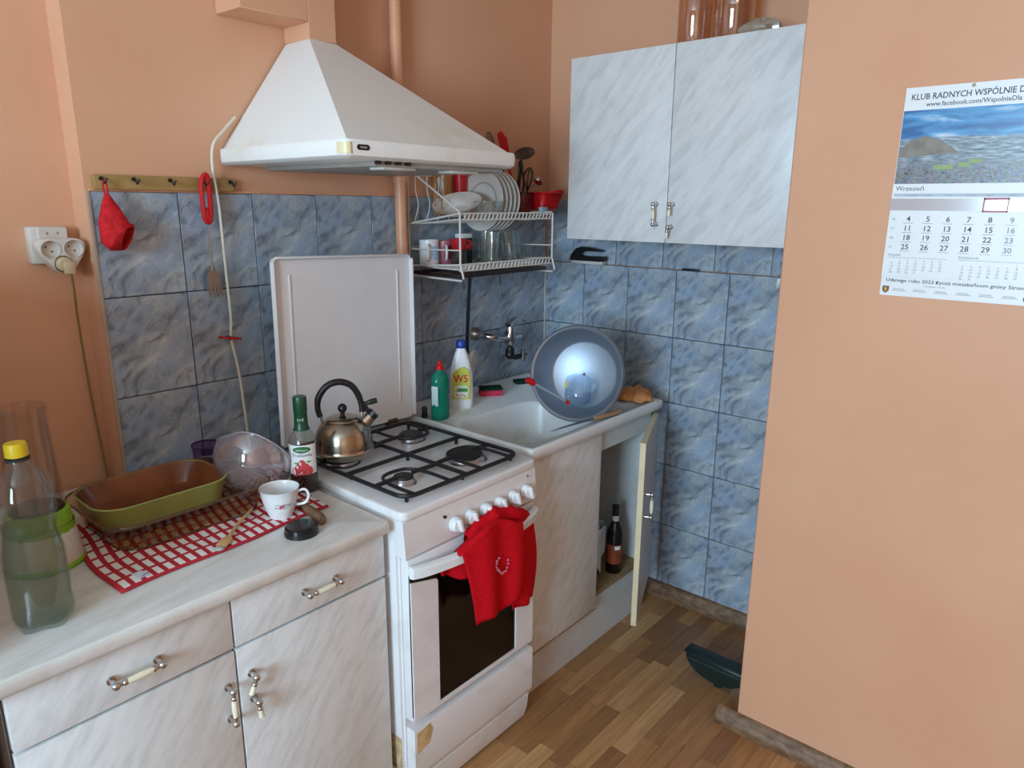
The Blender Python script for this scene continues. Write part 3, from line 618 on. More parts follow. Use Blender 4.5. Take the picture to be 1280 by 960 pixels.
# ---- faucet
fc = thing('wall_faucet', 'chrome single lever mixer tap mounted on the blue tiles', 'faucet', (-.37, 0, 1.0)); o_ = fc.location[:]
mk('rosette', L(orient(lathe([(0, 0), (.027, 0), (.026, .008), (.018, .022), (.012, .028), (0, .028)], 20), (-.432, 0, 1.058), (0, -1, 0)), o_), plain('tarnished_brass', '#9a8878', .35, .8), fc)
mk('supply_arm', L(tube(spline([(-.432, -.02, 1.058), (-.430, -.065, 1.055), (-.405, -.085, 1.048), (-.355, -.088, 1.037), (-.315, -.086, 1.032)], 4), [.014]*4+[.013]*13, 12), o_), CHROME, fc)
mk('valve_body', L(join(xf(lathe([(0, -.045), (.014, -.045), (.016, -.03), (.020, -.02), (.022, .01), (.020, .03), (.018, .042), (0, .046)], 18), (-.322, -.086, 1.040)), cyl((-.31, -.086, 1.034), (-.255, -.08, 1.034), .012, 12, .01), cyl((-.255, -.08, 1.034), (-.25, -.0, 1.034), .010, 10)), o_), CHROME, fc)
mk('lever', L(loft([[(-.338+t*.085, -.086-.022*t+.013*(1-.35*t)*q[0], 1.078+.034*math.sin(PI*min(1, t*.75+.05))-.004*t+q[1]*(1-.6*t)) for q in ((-1, 0), (1, 0), (1, .012), (-1, .012))] for t in (0, .15, .3, .45, .6, .8, 1)]), o_), CHROME, fc)
mk('diverter', L(join(cyl((-.335, -.095, 1.00), (-.335, -.095, .972), .018, 14), ball((-.335, -.095, .976), .019)), o_), plain('dark_valve', '#3a3836', .3, .7), fc)
mk('spout', L(tube(spline([(-.335, -.095, .975), (-.32, -.11, .965), (-.295, -.125, .972), (-.285, -.135, .982)], 4), .010, 10), o_), BLACK, fc)
mk('aerator', L(join(cyl((-.293, -.128, .992), (-.293, -.128, .958), .0115, 14), cyl((-.293, -.128, .958), (-.293, -.128, .948), .009, 14)), o_), CHROME, fc)
# long handled scrub brush hanging from the drying rack
sb = thing('scrub_brush', 'white oval scrub brush on a long black handle hanging below the rack', 'brush', (-.52, -.09, .91)); o_ = sb.location[:]
mk('handle', L(tube([(-.556, -.10, 1.312), (-.552, -.085, 1.18), (-.545, -.07, 1.035), (-.540, -.068, 1.01)], [.006, .0065, .007, .006], 8), o_), BLACK, sb)
mk('head', L(xf(lathe([(0, -.012), (.022, -.012), (.028, -.004), (.026, .006), (.012, .011), (0, .012)], 22), (-.516, -.068, .965), (PI/2, .45, .35), (1, 2.0, 1)), o_), plain('bristle_white', '#cfc6bd', .9, 0, .15, 150, .2, .6), sb)
# cleaning bottles on the sink ledge
gb = thing('dish_soap_bottle', 'clear green dish soap bottle with red cap on the sink ledge', 'bottle', (-.812, -.205, .850)); 
mk('bottle', xf(lathe([(0, 0), (.027, 0), (.030, .004), (.030, .05), (.027, .09), (.029, .125), (.024, .148), (.012, .160), (.0105, .168), (0, .168)], 24), (0, 0, 0), (0, 0, 0), (1.12, .85, 1)), clear('green_liquid', '#1fa184', .14, .55), gb)
mk('cap', lathe([(0, .166), (.0135, .166), (.013, .18), (.007, .186), (.0065, .194), (0, .196)], 18), RED, gb)
mk('label', wrap(flat(-.012, .012, -.035, .03), .0345, .085, math.radians(-165)), plain('pale_label', '#cfe6df', .5), gb)
w5 = thing('cleaner_bottle', 'white cleaning bottle with blue cap and yellow label on the sink ledge', 'bottle', (-.667, -.160, .850), math.radians(-48))
prof = [(0, .036, .022), (.006, .040, .026), (.06, .041, .027), (.12, .039, .026), (.16, .031, .022), (.19, .022, .017), (.205, .016, .014), (.212, .0145, .0135)]
mk('bottle', loft([[(p[0], p[1], z) for p in rr(0, 0, a, b_, min(a, b_)*.75, 5)] for z, a, b_ in prof]), plain('bottle_white', '#e8e9ea', .3), w5)
mk('cap', loft([[(p[0], p[1], z) for p in rr(0, 0, a, a*.85, a*.8, 5)] for z, a in ((.210, .0165), (.214, .0175), (.232, .0165), (.236, .013))]), plain('blue_cap', '#16389b', .35), w5)
lb = mk('label', prism([(-.030, .035), (.030, .035), (.033, .10), (.028, .135), (.012, .150), (-.010, .142), (-.028, .125), (-.032, .08)], -.0295, -.0262, .0005, 1, 'y'), plain('yellow_green_label', '#c9c94a', .45), w5)
tv = text('W5', .036, 'CENTER', .022); mk('brand_text', xf(([Vector((v.x*.9, 0, v.y)) for v in tv[0]], tv[1]), (0, -.0302, .096)), plain('label_red', '#c81e2c', .5), lb)
mk('label_patch', xf(prism(rr(0, 0, .024, .022, .01, 4), -.0302, -.0294, 0, axis='y'), (0, 0, .062)), plain('label_pale', '#dfe3d2', .5), lb)
mk('label_stripe', xf(box(-.012, .022, -.0308, -.0301, .062, .074), (0, 0, 0)), plain('label_green', '#3e8a3a', .5), lb)
mk('label_flowers', join(*[xf(prism(disc(0, 0, .004, .004, 0, 8)[0], -.0308, -.0301, 0, axis='y'), (x, 0, z)) for x, z in ((-.015, .05), (-.006, .047), (.004, .05), (.013, .046), (-.017, .066))]), plain('label_pink', '#d99a8a', .5), lb)
sp = thing('sponge', 'pink washing up sponge with dark green scouring side on the sink ledge', 'sponge', (-.478, -.125, .8502), math.radians(-38))
mk('foam', box(-.042, .042, -.028, .028, 0, .022, .004), plain('pink_foam', '#cf3f57', .95, 0, .2, 200, .2, .5), sp)
mk('scourer', box(-.042, .042, -.028, .028, .022, .030, .002), plain('green_scourer', '#15352b', .98, 0, .3, 200, .2, .6), sp)
one('scouring_pad', xf(box(-.035, .035, -.024, .024, 0, .014, .005), (-.262, -.10, .8502), (0, 0, -.5)), plain('green_scourer', '#15352b', .98), (-.262, -.10, .8502), 'flat dark green scouring pad at the back corner of the sink', 'scourer')
one('sink_plug', lathe([(0, 0), (.009, 0), (.011, .006), (.008, .02), (.010, .03), (.006, .038), (0, .04)], 14), BLACK, (0, 0, 0), 'small black rubber plug standing on the sink edge by the stove', 'plug').location = (-.852, -.172, .8552)

# ---- big aluminium wash basin leaning on the drainer
ALU = plain('aluminium', '#9aa2ac', .42, .8, .05, 8)
R0 = Vector((-.4850, -.5130, .9940)); F0 = Vector((-.3795, -.474, .966))
axz = (R0-F0).normalized()
wb = thing('wash_basin', 'large round aluminium wash basin leaning upright on the sink drainer', 'basin', R0[:]); 
mk('pan', L(orient(lathe([(0, 0), (.110, 0), (.119, .006), (.150, .108), (.157, .112), (.161, .109), (.162, .105), (.157, .106), (.153, .104), (.1225, .004), (.114, -.004), (0, -.004)], 56), F0, axz), R0), ALU, wb)
mk('rivet', L(orient(lathe([(0, .003), (.004, .002), (.005, 0), (0, 0)], 12), F0, axz), R0), plain('dark_hole', '#2c3036', .5), wb)
A, B = Vector((-.590, -.412, .966)), Vector((-.482, -.488, .8870))
db = thing('dish_brush', 'clear handled dish brush with red ends leaning out of the wash basin', 'brush', B[:])
mk('rod', L(tube([A, B], .004, 8), B), clear('clear_plastic_rod', '#dfe6ea', .5, .25), db)
mk('head', L(tube([A+(A-B).normalized()*.022, A, A-(A-B).normalized()*.012], [.010, .012, .007], 10), B), RED, db)
mk('end_cap', L(tube([B, B+(A-B).normalized()*.016], [.008, .006], 10), B), RED, db)
cu = Vector((-.450, -.502, .922))
pc = thing('plastic_container', 'crumpled clear plastic tub lying inside the wash basin', 'container', cu[:])
solid(mk('tub', L(orient(lathe([(.0, -.045), (.03, -.043), (.042, -.03), (.046, .0), (.050, .035), (.053, .037)], 26), cu, (.55, .25, .45)), cu), clear('clear_tub', '#eaf2f8', .18, .03), pc), .001)
mk('sticker', L(orient(prism([(p[0], p[1]) for p in rr(0, 0, .012, .004, .003, 2)], 0, .001), cu+Vector((-.045, .02, .03)), (-.6, -.4, .5), (.3, .2, 1)), cu), plain('yellow_sticker', '#d8c43c', .5), pc)
kn = thing('kitchen_knife', 'kitchen knife with wooden handle lying on the front sink edge', 'knife', (-.55, -.58, .8555)); o_ = kn.location[:]
k0, k1, k2 = Vector((-.700, -.578, .8575)), Vector((-.500, -.608, .8605)), Vector((-.374, -.624, .862)); kd = (k1-k0).normalized(); ks = Vector((kd.y, -kd.x, 0))
mk('blade', L(([k0, k0+kd*.06-ks*.010, k1-ks*.013, k1+ks*.006, k0+Vector((0, 0, .0015)), k0+kd*.06-ks*.010+Vector((0, 0, .001)), k1-ks*.013+Vector((0, 0, .001)), k1+ks*.006+Vector((0, 0, .002))], [[0, 1, 2, 3], [4, 5, 6, 7], [0, 1, 5, 4], [1, 2, 6, 5], [2, 3, 7, 6], [3, 0, 4, 7]]), o_), plain('steel_blade', '#8a9096', .3, .9), kn)
mk('handle', L(tube([k1-kd*.004, k1+kd*.03, k1+kd*.08, k2], [.007, .0085, .0085, .0075], 10), o_), m_wood('knife_wood', '#9a7452', '#b88f69'), kn)
# orange rag on the sink corner
def rag(u, v):
    a = 2*PI*u; r = v; wv = 1+.14*math.sin(3*a+1)+.10*math.sin(7*a)
    x = -.175+.068*r*wv*math.cos(a); y = -.560+.062*r*wv*math.sin(a)
    z = .857+.034*(1-r*r)**.5*(1+.25*math.sin(5*a)*r)+.006*math.sin(40*x+3)*math.cos(50*y)*(1-r)+.003*math.sin(9*a)*r
    e = max(0, x+.122)
    if e > 0: z -= e*1.8; x -= e*.55
    return (x, y, z)
solid(one('cleaning_rag', gsurf(rag, 40, 10), plain('orange_cloth', '#cf8d55', .95, 0, .2, 60, .2, .5), (-.175, -.56, .857), 'crumpled orange cleaning rag on the outer corner of the sink', 'rag'), .004, 1)

# ================================================================ ON THE STOVE
kt = thing('whistling_kettle', 'stained steel whistling kettle with black handle on the stove', 'kettle', (-1.283, -.325, .8755), math.atan2(-.50, .85))
KST = plain('tarnished_steel', '#a59a8a', .2, 1, .22, 9)
mk('body', lathe([(0, 0), (.056, 0), (.060, .002), (.066, .006), (.0785, .020), (.0795, .024), (.077, .027), (.0765, .032), (.0755, .05), (.071, .072), (.060, .092), (.046, .103), (.044, .104)], 40), KST, kt)
ktl = mk('lid', lathe([(.047, .1035), (.045, .107), (.03, .113), (.008, .116), (0, .116)], 32), KST, kt)
mk('lid_knob', join(cyl((0, 0, .115), (0, 0, .124), .006, 10), ball((0, 0, .134), .0125)), BLACK, ktl)
mk('bracket', tube([(-.052, 0, .096), (-.056, 0, .118)], .004, 8), STEEL, kt); mk('bracket', tube([(.050, 0, .098), (.050, 0, .122)], .004, 8), STEEL, kt)
mk('handle', tube(spline([(-.058, 0, .116), (-.063, 0, .140), (-.058, 0, .170), (-.035, 0, .198), (-.004, 0, .206), (.026, 0, .194), (.044, 0, .165), (.051, 0, .135), (.051, 0, .120)], 5), [.0078]*8+[.0088]*24+[.0078]*9, 10), BLACK, kt)
mk('spout', tube([(.050, 0, .082), (.066, 0, .097), (.078, 0, .109)], [.019, .0165, .0145], 16), KST, kt)
mk('spout_cap', join(cyl((.074, 0, .105), (.084, 0, .115), .0155, 16), tube(spline([(.046, 0, .150), (.058, 0, .138), (.066, 0, .122), (.078, 0, .118)], 4), .0065, 8), tube(spline([(.056, 0, .140), (.072, 0, .144), (.092, 0, .148)], 4), [.006]*4+[.0075]*5, 8)), BLACK, kt)

tw = thing('red_towel', 'red terry hand towel bunched over the oven door handle', 'towel', (-1.10, -.73, .45)); to = tw.location[:]
TOW = plain('red_terry', '#c3101c', .95, 0, .12, 120, .1, .5)
def flap(u, v):
    xt, xb = -1.262+.215*u, -1.216+.165*u
    zt = .719+.040*math.sin(PI*min(1, u*1.05))+.014*u; zb = .508+.012*u+.008*math.sin(9*u)
    if v < .22:
        q = v/.22; return (xt, -.700-.050*math.sin(q*PI/2)+.004*math.sin(14*u), zt-.035*(1-q)+.012*math.sin(q*PI))
    q = (v-.22)/.78
    return (xt+(xb-xt)*q, -.752-.010*math.sin(q*2.6)+(.0045+.006*q)*math.sin(11*u+1.0+q), zt+(zb-zt)*q)
solid(mk('front_flap', L(gsurf(flap, 36, 26), to), TOW, tw), .005)
def lobe(u, v):
    xt, xb = -1.085+.128*u, -1.045+.098*u; zt = .748-.045*u*u-.01*math.cos(5*u); zb = .460-.006*u
    if v < .2:
        q = v/.2; return (xt, -.695-.030*math.sin(q*PI/2)*(1-.35*u), zt-.02*(1-q)+.012*math.sin(q*PI))
    q = (v-.2)/.8
    return (xt+(xb-xt)*q+.012*math.sin(q*PI)*u, -.727+.010*u-.006*math.sin(q*3)+.007*math.sin(8*u+.5)*(.4+q), zt+(zb-zt)*q)
solid(mk('side_flap', L(gsurf(lobe, 24, 24), to), TOW, tw), .005)
def tail(u, v): return (-1.318+.12*u+.02*v*(1-u), -.716+.012*math.sin(6*u), .705-(.052-.014*math.cos(5*u))*v-.006*u)
solid(mk('back_flap', L(gsurf(tail, 14, 8), to), TOW, tw), .005)
def bunch(u, v):
    a = 2*PI*v; x = -1.215+.215*u; r = .014+.012*math.sin(PI*u)+.003*math.sin(17*u)
    return (x, -.715+r*.8*math.cos(a)+.004*math.sin(13*u), .728+.028*math.sin(PI*u**.8)+r*math.sin(a)+.003*math.sin(23*u+2*a))
mk('bunched_fold', L(gsurf(bunch, 30, 12), to), TOW, tw)
mk('embroidery', L(join(*[xf(ball((0, 0, 0), .0032, 8, 5), (-1.135+.030*math.cos(a)*random.uniform(.6, 1), -.766, .655+.032*math.sin(a)*random.uniform(.7, 1)), (0, 0, 0), (1.5, .8, 1)) for a in [PI*.7+i*.34 for i in range(13)]]), to), plain('pale_thread', '#cc6a78', .9, 0, .02), tw)['kind'] = 'stuff'

# ================================================================ ON THE WORKTOP
ZT = .8352
sy = thing('syrup_bottle', 'glass syrup bottle with green cap and strawberry label beside the kettle', 'bottle', (-1.433, -.362, ZT), math.radians(-128))
mk('bottle', lathe([(0, 0), (.031, 0), (.034, .004), (.034, .125), (.032, .138), (.024, .152), (.0165, .165), (.0145, .18), (.0135, .232), (0, .232)], 28), clear('syrup_glass', '#eef3ef', .16), sy)
mk('syrup', lathe([(0, .002), (.0315, .002), (.0325, .006), (.0325, .052), (0, .052)], 28), plain('dark_red_syrup', '#2b0608', .2), sy)
mk('cap', lathe([(.0150, .178), (.0165, .178), (.0158, .205), (.0168, .207), (.0168, .240), (.0155, .244), (0, .244)], 24), plain('dark_green_cap', '#12452a', .35), sy)
mk('neck_band', lathe([(.0205, .160), (.0175, .166), (.0158, .182), (.0152, .205)], 24), plain('dark_green_cap', '#12452a', .35), sy)
tv = text('1+3', .011, 'CENTER'); mk('neck_text', wrap(tv, .0172, .184), WHITE, sy)
def band(a, R, z0, z1, n=14): return [Vector((R*math.cos(t), R*math.sin(t), z)) for z in (z0, z1) for t in [-a+2*a*i/n for i in range(n+1)]], [[i, i+1, n+2+i, n+1+i] for i in range(n)]
lb = mk('label', band(1.15, .0346, .052, .128), plain('label_white', '#e9e8e4', .5), sy)
mk('label_logo', wrap(gsurf(lambda u, v: (-.022+.044*u, (.0095*math.sin(PI*min(1, u*.9+.1))**.6+.003*u)*v-(.006*math.sin(PI*u)**.8)*(1-v), .0005), 14, 2), .0346, .114), plain('logo_green', '#1f6b35', .5), lb)
mk('logo_text', wrap(([v+Vector((0, 0, .0012)) for v in text('Herbapol', .0075, 'CENTER')[0]], text('Herbapol', .0075, 'CENTER')[1]), .0346, .1135), WHITE, lb)
mk('label_text', wrap(([v+Vector((0, 0, .0005)) for v in text('Truskawka',   .0115, 'CENTER')[0]], text('Truskawka', .0115, 'CENTER')[1]), .0346, .099), plain('ink_navy', '#20253f', .5), lb)
berry = [Vector((.010*math.cos(t)*(1-.15*math.sin(t)), .0115*math.sin(t), 0)) for t in [2*PI*i/14 for i in range(14)]]
for dx, dz in ((-.010, .068), (.008, .070), (-.001, .080), (.016, .062), (-.018, .060), (.0, .062)): mk('printed_strawberry', wrap(([v+Vector((dx, 0, .0004+.00006*dx*1000*.1)) for v in berry], [list(range(14))]), .0346, dz), plain('berry_red', '#c43c3c', .5, 0, .3, 400), lb)
for dx, dz in ((.016, .085), (-.014, .082)): mk('printed_leaf', wrap(([Vector((dx+.006*math.cos(t), .003*math.sin(t), .0006)) for t in [2*PI*i/8 for i in range(8)]], [list(range(8))]), .0346, dz), plain('leaf_green', '#7d9a3c', .5), lb)

cu_ = thing('teacup', 'white porcelain teacup with small flower print on the checked cloth', 'cup', (-1.564, -.462, ZT+.004), math.radians(-40))
PORC = plain('porcelain', '#e6e4e2', .18, 0, .02)
mk('cup_body', lathe([(0, .003), (.021, .003), (.022, 0), (.025, .0), (.026, .004), (.034, .024), (.040, .048), (.0435, .069), (.0443, .070), (.0425, .069), (.038, .048), (.032, .026), (.022, .009), (0, .007)], 36), PORC, cu_)
mk('cup_handle', tube(spline([(.040, 0, .058), (.056, 0, .062), (.064, 0, .048), (.056, 0, .030), (.036, 0, .026)], 5), .0032, 8), PORC, cu_)
mk('gilt_line', lathe([(.0412, .0640), (.0419, .0640), (.0421, .0655), (.0414, .0655)], 36), plain('dull_gilt', '#6d5a44', .4), cu_)
fl = join(*[wrap(disc(x, y, r, r, .0012, 8), .0385, .037, math.radians(-75)) for x, y, r in ((-.002, 0, .004), (.002, .002, .003), (-.004, -.002, .003))])
mk('printed_flower', fl, plain('flower_pink', '#b34a5e', .5), cu_)
mk('printed_stems', join(*[wrap(flat(x-.004, x+.004, y, y+.0012, .001), .0385, .037, math.radians(-75)) for x, y in ((.009, .003), (.014, -.001), (-.010, .004), (-.013, -.003), (.006, -.005), (.018, .002))]), plain('stem_grey', '#4a4650', .6), cu_)
bl = thing('black_jar_lid', 'round black plastic jar lid lying on the worktop beside the teacup', 'lid', (-1.581, -.569, ZT))
mk('lid_shell', lathe([(0, .021), (.031, .021), (.0345, .018), (.0355, .010), (.0355, 0), (.0, 0)], 32), plain('black_gloss', '#0c0d10', .15), bl)
mk('grip_ring', lathe([(.0355, .001), (.0364, .001), (.0364, .009), (.0355, .010)], 32), BLACK, bl)
wk = thing('wooden_knife_handle', 'short brown wooden handle lying behind the black jar lid', 'handle', (-1.525, -.525, ZT)); o_ = wk.location[:]
mk('grip', L(tube([(-1.508, -.470, ZT+.012), (-1.515, -.51, ZT+.0125), (-1.523, -.555, ZT+.012), (-1.526, -.570, ZT+.011)], [.0085, .011, .0125, .010], 10), o_), m_wood('dark_handle_wood', '#5f4330', '#7f5d44'), wk)
mk('ferrule', L(tube([(-1.5085, -.472, ZT+.012), (-1.503, -.445, ZT+.011)], [.009, .007], 10), o_), STEEL, wk)
ws = thing('wooden_spoon', 'thin pale wooden spoon lying on the red checked cloth', 'spoon', (-1.68, -.46, ZT+.004)); o_ = ws.location[:]
mk('stem', L(tube(spline([(-1.70, -.482, ZT+.010), (-1.655, -.440, ZT+.012), (-1.60, -.398, ZT+.012)], 4), .0035, 8), o_), WOODL, ws)
mk('head', L(xf(ball((0, 0, 0), 1, 14, 8), (-1.722, -.502, ZT+.0105), (0, 0, math.radians(42)), (.030, .013, .004)), o_), WOODL, ws)
mk('worn_tip', L(xf(ball((0, 0, 0), 1, 12, 6), (-1.742, -.519, ZT+.0095), (0, 0, math.radians(42)), (.010, .011, .0045)), o_), plain('grey_wood', '#a9a097', .8), ws)
# checked tea towel
ck = (Vector((-1.948, -.540)), Vector((-1.465, -.500)), Vector((-1.400, -.150)), Vector((-1.925, -.170)))
def chk(u, v):
    p = ck[0]*(1-u)*(1-v)+ck[1]*u*(1-v)+ck[2]*u*v+ck[3]*(1-u)*v
    return (p.x+.006*math.sin(7*v+2), p.y+.005*math.sin(9*u), ZT+.0035+.0012*math.sin(22*u)*math.sin(15*v)+.0016*math.exp(-((u-.5)/.03)**2))
tt = thing('checked_tea_towel', 'red and white checked tea towel spread on the worktop', 'tea towel', (-1.69, -.34, ZT)); o_ = tt.location[:]
nu, nv = 40, 24
ch = mk('cloth', L(gsurf(chk, nu, nv), o_), m_checks(), tt)
uv = ch.data.uv_layers.new(name='UVMap')
for lp in ch.data.loops:
    i = lp.vertex_index; uv.data[lp.index].uv = ((i % (nu+1))/nu, (i//(nu+1))/nv)
solid(ch, .003)
mk('care_tag', L(xf(box(-.010, .010, -.014, .014, 0, .001), (-1.893, -.502, ZT+.0065), (0, 0, .15)), o_), plain('tag_white', '#cfd3dc', .7), tt)
for k in range(4): mk('tag_print', L(xf(box(-.008, -.004, -.001, .001, 0, .0006), (-1.893+.004*k, -.502+.002*k-.004, ZT+.0073), (0, 0, 1.6)), o_), plain('tag_ink', '#3a4c86', .7), tt)
# amber glass baking dish with the brown and green ceramic dish inside
def rl3(cx, cy, hx, hy, r, z, tilt=0, n=7): return [(p[0], p[1], z+tilt*(p[1]-cy)) for p in rr(cx, cy, hx, hy, r, n)]
gd = thing('glass_baking_dish', 'smoky amber glass baking dish on the red checked tea towel', 'baking dish', (-1.755, -.270, ZT+.006)); o_ = gd.location[:]
AMB = clear('amber_glass', '#f0e4d3', .10)
gx, gy = -1.724, -.276
mk('dish', L(loft([rl3(gx, gy, .150, .116, .05, ZT+.0065), rl3(gx, gy, .160, .126, .055, ZT+.010), rl3(gx, gy, .172, .137, .06, ZT+.052), rl3(gx, gy, .176, .140, .06, ZT+.066), rl3(gx, gy, .187, .149, .062, ZT+.068), rl3(gx, gy, .187, .149, .062, ZT+.072), rl3(gx, gy, .172, .137, .058, ZT+.070), rl3(gx, gy, .166, .131, .056, ZT+.050), rl3(gx, gy, .155, .121, .05, ZT+.013)], True, True), o_), AMB, gd)
mk('rim_bead', L(tube(rl3(gx, gy, .1855, .1475, .062, ZT+.070), .0022, 6, True), o_), clear('amber_edge', '#8a6c4c', .3, .25), gd)
mk('foot_bead', L(tube(rl3(gx, gy, .157, .123, .054, ZT+.0085), .0022, 6, True), o_), clear('amber_edge', '#8a6c4c', .3, .25), gd)
cd = thing('ceramic_baking_dish', 'green ceramic baking dish with brown glazed inside, tilted in the glass dish', 'baking dish', (-1.765, -.245, ZT+.015)); o_ = cd.location[:]
ax_, ay_ = -1.748, -.240
tl = .015
mk('outer_shell', L(loft([rl3(ax_, ay_, .122, .078, .05, ZT+.020, tl*.3), rl3(ax_, ay_, .134, .089, .055, ZT+.024, tl*.4), rl3(ax_, ay_, .146, .098, .06, ZT+.074, tl), rl3(ax_, ay_, .149, .101, .06, ZT+.080, tl), rl3(ax_, ay_, .146, .098, .06, ZT+.082, tl), rl3(ax_, ay_, .143, .095, .058, ZT+.079, tl)], True, False), o_), plain('olive_green_glaze', '#99a25e', .25, 0, .12, 14), cd)
mk('glazed_inside', L(loft([rl3(ax_, ay_, .145, .097, .058, ZT+.0822, tl), rl3(ax_, ay_, .138, .090, .056, ZT+.070, tl), rl3(ax_, ay_, .122, .076, .05, ZT+.034, tl*.5), rl3(ax_, ay_, .10, .06, .045, ZT+.030, tl*.4)], False, True), o_), plain('brown_glaze', '#7a4424', .18, 0, .5, 9), cd)
# blender
be = thing('blender', 'white and lime green blender with clear jug on the worktop below the outlet', 'blender', (-1.992, -.300, ZT))
mk('base', lathe([(0, 0), (.066, 0), (.068, .006), (.064, .05), (.056, .088), (0, .088)], 36), plain('blender_cream', '#d8d3c8', .35), be)
mk('foot_ring', lathe([(0, 0), (.070, 0), (.071, .006), (.067, .012), (0, .012)], 36), plain('lime_plastic', '#86b523', .35), be)
mk('collar', lathe([(.0565, .086), (.058, .088), (.055, .112), (.048, .116), (.046, .112), (.046, .09)], 36), plain('lime_plastic', '#86b523', .35), be)
mk('control_band', xf(band(2.6, .0600, .072, .087), (0, 0, 0), (0, 0, math.radians(-100))), plain('lime_plastic', '#86b523', .35), be)
mk('jug', lathe([(.046, .112), (.050, .116), (.046, .18), (.042, .27), (.041, .305), (.043, .318), (.043, .325), (.039, .325), (.038, .30), (.043, .18), (.046, .12)], 32), clear('jug_plastic', '#f4f2ef', .12), be)
mk('blade_seat', lathe([(0, .118), (.044, .118), (.044, .122), (.01, .126), (0, .134)], 24), plain('dark_rubber', '#2c2a22', .6), be)
# water bottle
wb_ = thing('water_bottle', 'plastic water bottle with yellow cap standing on the worktop', 'bottle', (-2.062, -.525, ZT))
def petal(r, z, d=.0, n=40): return [(r*(1+d*math.cos(5*t))*math.cos(t), r*(1+d*math.cos(5*t))*math.sin(t), z) for t in [2*PI*i/n for i in range(n)]]
PET = clear('pet_plastic', '#eef3f3', .14, .02)
mk('bottle', loft([petal(.030, .004, .12), petal(.040, .0, .12), petal(.046, .012, .05), petal(.047, .03), petal(.0455, .05), petal(.047, .07), petal(.046, .13), petal(.041, .160), petal(.039, .170), petal(.042, .185), petal(.044, .21), petal(.041, .24), petal(.031, .268), petal(.018, .285), petal(.0135, .292), petal(.0135, .300)], True, True), PET, wb_)
mk('water', loft([petal(.036, .006, .08), petal(.044, .014, .04), petal(.0445, .07), petal(.0435, .13), petal(.039, .158), petal(.037, .170), petal(.039, .182)], True, True), clear('murky_water', '#d9dccb', .04, .03), wb_)
mk('cap', lathe([(.0, .322), (.015, .322), (.0165, .319), (.0168, .300), (.0, .300)], 24), plain('yellow_cap', '#e3c81c', .4), wb_)
mk('neck_ring', lathe([(.0135, .292), (.018, .293), (.018, .297), (.0135, .298)], 24), plain('dark_ring', '#2b2f30', .5), wb_)
# crumpled clear plastic bowl and a purple rimmed glass behind it
cb = Vector((-1.522, -.292, ZT+.096))
def plb(u, v):
    a = 2*PI*u; ph_ = v*PI*.52; r = .094*(1+.06*math.sin(3*a+.7)*v+.03*math.sin(5*a)*v)
    return (r*math.sin(ph_)*math.cos(a)*1.0, r*math.sin(ph_)*math.sin(a)*.92, -r*math.cos(ph_)*.95)
pb = thing('clear_plastic_bowl', 'dented clear plastic bowl lying on its side on the tea towel', 'bowl', cb[:])
ob = mk('bowl', orient(gsurf(plb, 40, 14), (0, 0, 0), (.62, .35, .52)), clear('soft_clear_plastic', '#e9e6ec', .5, .10, .08), pb); solid(ob, .0015)
mk('bowl_rim', orient(tube([plb(i/40, 1) for i in range(40)], .002, 6, True), (0, 0, 0), (.62, .35, .52)), clear('plastic_rim', '#e8e4ea', .6, .35), pb)
pgm = clear('purple_glass', '#d9c6e0', .2)
pgl = thing('purple_glass', 'purple tinted glass tumbler behind the clear plastic bowl', 'glass', (-1.545, -.085, ZT))
mk('tumbler', lathe([(0, .004), (.026, .004), (.028, .0), (.030, .004), (.036, .085), (.034, .085), (.028, .008), (0, .008)], 28), pgm, pgl)
mk('tumbler_rim', lathe([(.0345, .083), (.0365, .083), (.0365, .087), (.0345, .087)], 28), clear('purple_rim', '#6b3f78', .3, .4), pgl)

# ================================================================ DRYING RACK AND ITS CROCKERY
rk = thing('drying_rack', 'white wire two tier drying rack fixed to the back wall', 'rack', (-.52, -.13, 1.295)); o_ = rk.location[:]
WIRE = plain('white_coated_wire', '#ddd6cb', .4)
RX_0, RX_1, RYB, RYF = -.757, -.285, -.012, -.250
for x in (RX_0, RX_1):
    mk('side_frame', L(tube([(x, RYB, 1.305), (x, RYB, 1.628 if x < -.5 else 1.50), (x, RYB-.03, 1.632 if x < -.5 else 1.506), (x, -.06, 1.622 if x < -.5 else 1.508), (x, RYF+.006, 1.516 if x < -.5 else 1.511), (x, RYF, 1.506), (x, RYF, 1.352), (x, RYF-.014, 1.308), (x, RYF-.006, 1.300), (x, RYB, 1.303)], .0034, 8, True), o_), WIRE, rk)
    mk('side_rail', L(tube([(x, RYB, 1.390), (x, RYF, 1.395)], .0025, 6), o_), WIRE, rk)
def shelf(zb, zf, name):
    ws_ = [tube([(RX_0, RYB, zb), (RX_1, RYB, zb)], .003, 6), tube([(RX_0, RYF, zf), (RX_1, RYF, zf)], .003, 6), tube([(RX_0, RYF+.002, zf-.020), (RX_1, RYF+.002, zf-.020)], .0026, 6), tube([(RX_0, RYB, zb), (RX_0, RYF, zf)], .003, 6), tube([(RX_1, RYB, zb), (RX_1, RYF, zf)], .003, 6)]
    n = 25
    for i in range(1, n):
        x = RX_0+(RX_1-RX_0)*i/n; ws_.append(tube([(x+.008, RYF, zf), (x, RYF+.002, zf-.020), (x, RYF+.02, zf-.018), (x, (RYB+RYF)/2, (zb+zf)/2-.010), (x, RYB, zb)], .0024, 5))
    return mk(name, L(join(*ws_), o_), WIRE, rk)
shelf(1.472, 1.508, 'upper_shelf'); shelf(1.335, 1.350, 'lower_shelf')
mk('top_rail', L(tube([(RX_0, RYB, 1.628), (-.40, RYB, 1.628), (-.39, RYB, 1.62), (-.39, RYB, 1.474)], .003, 6), o_), WIRE, rk)
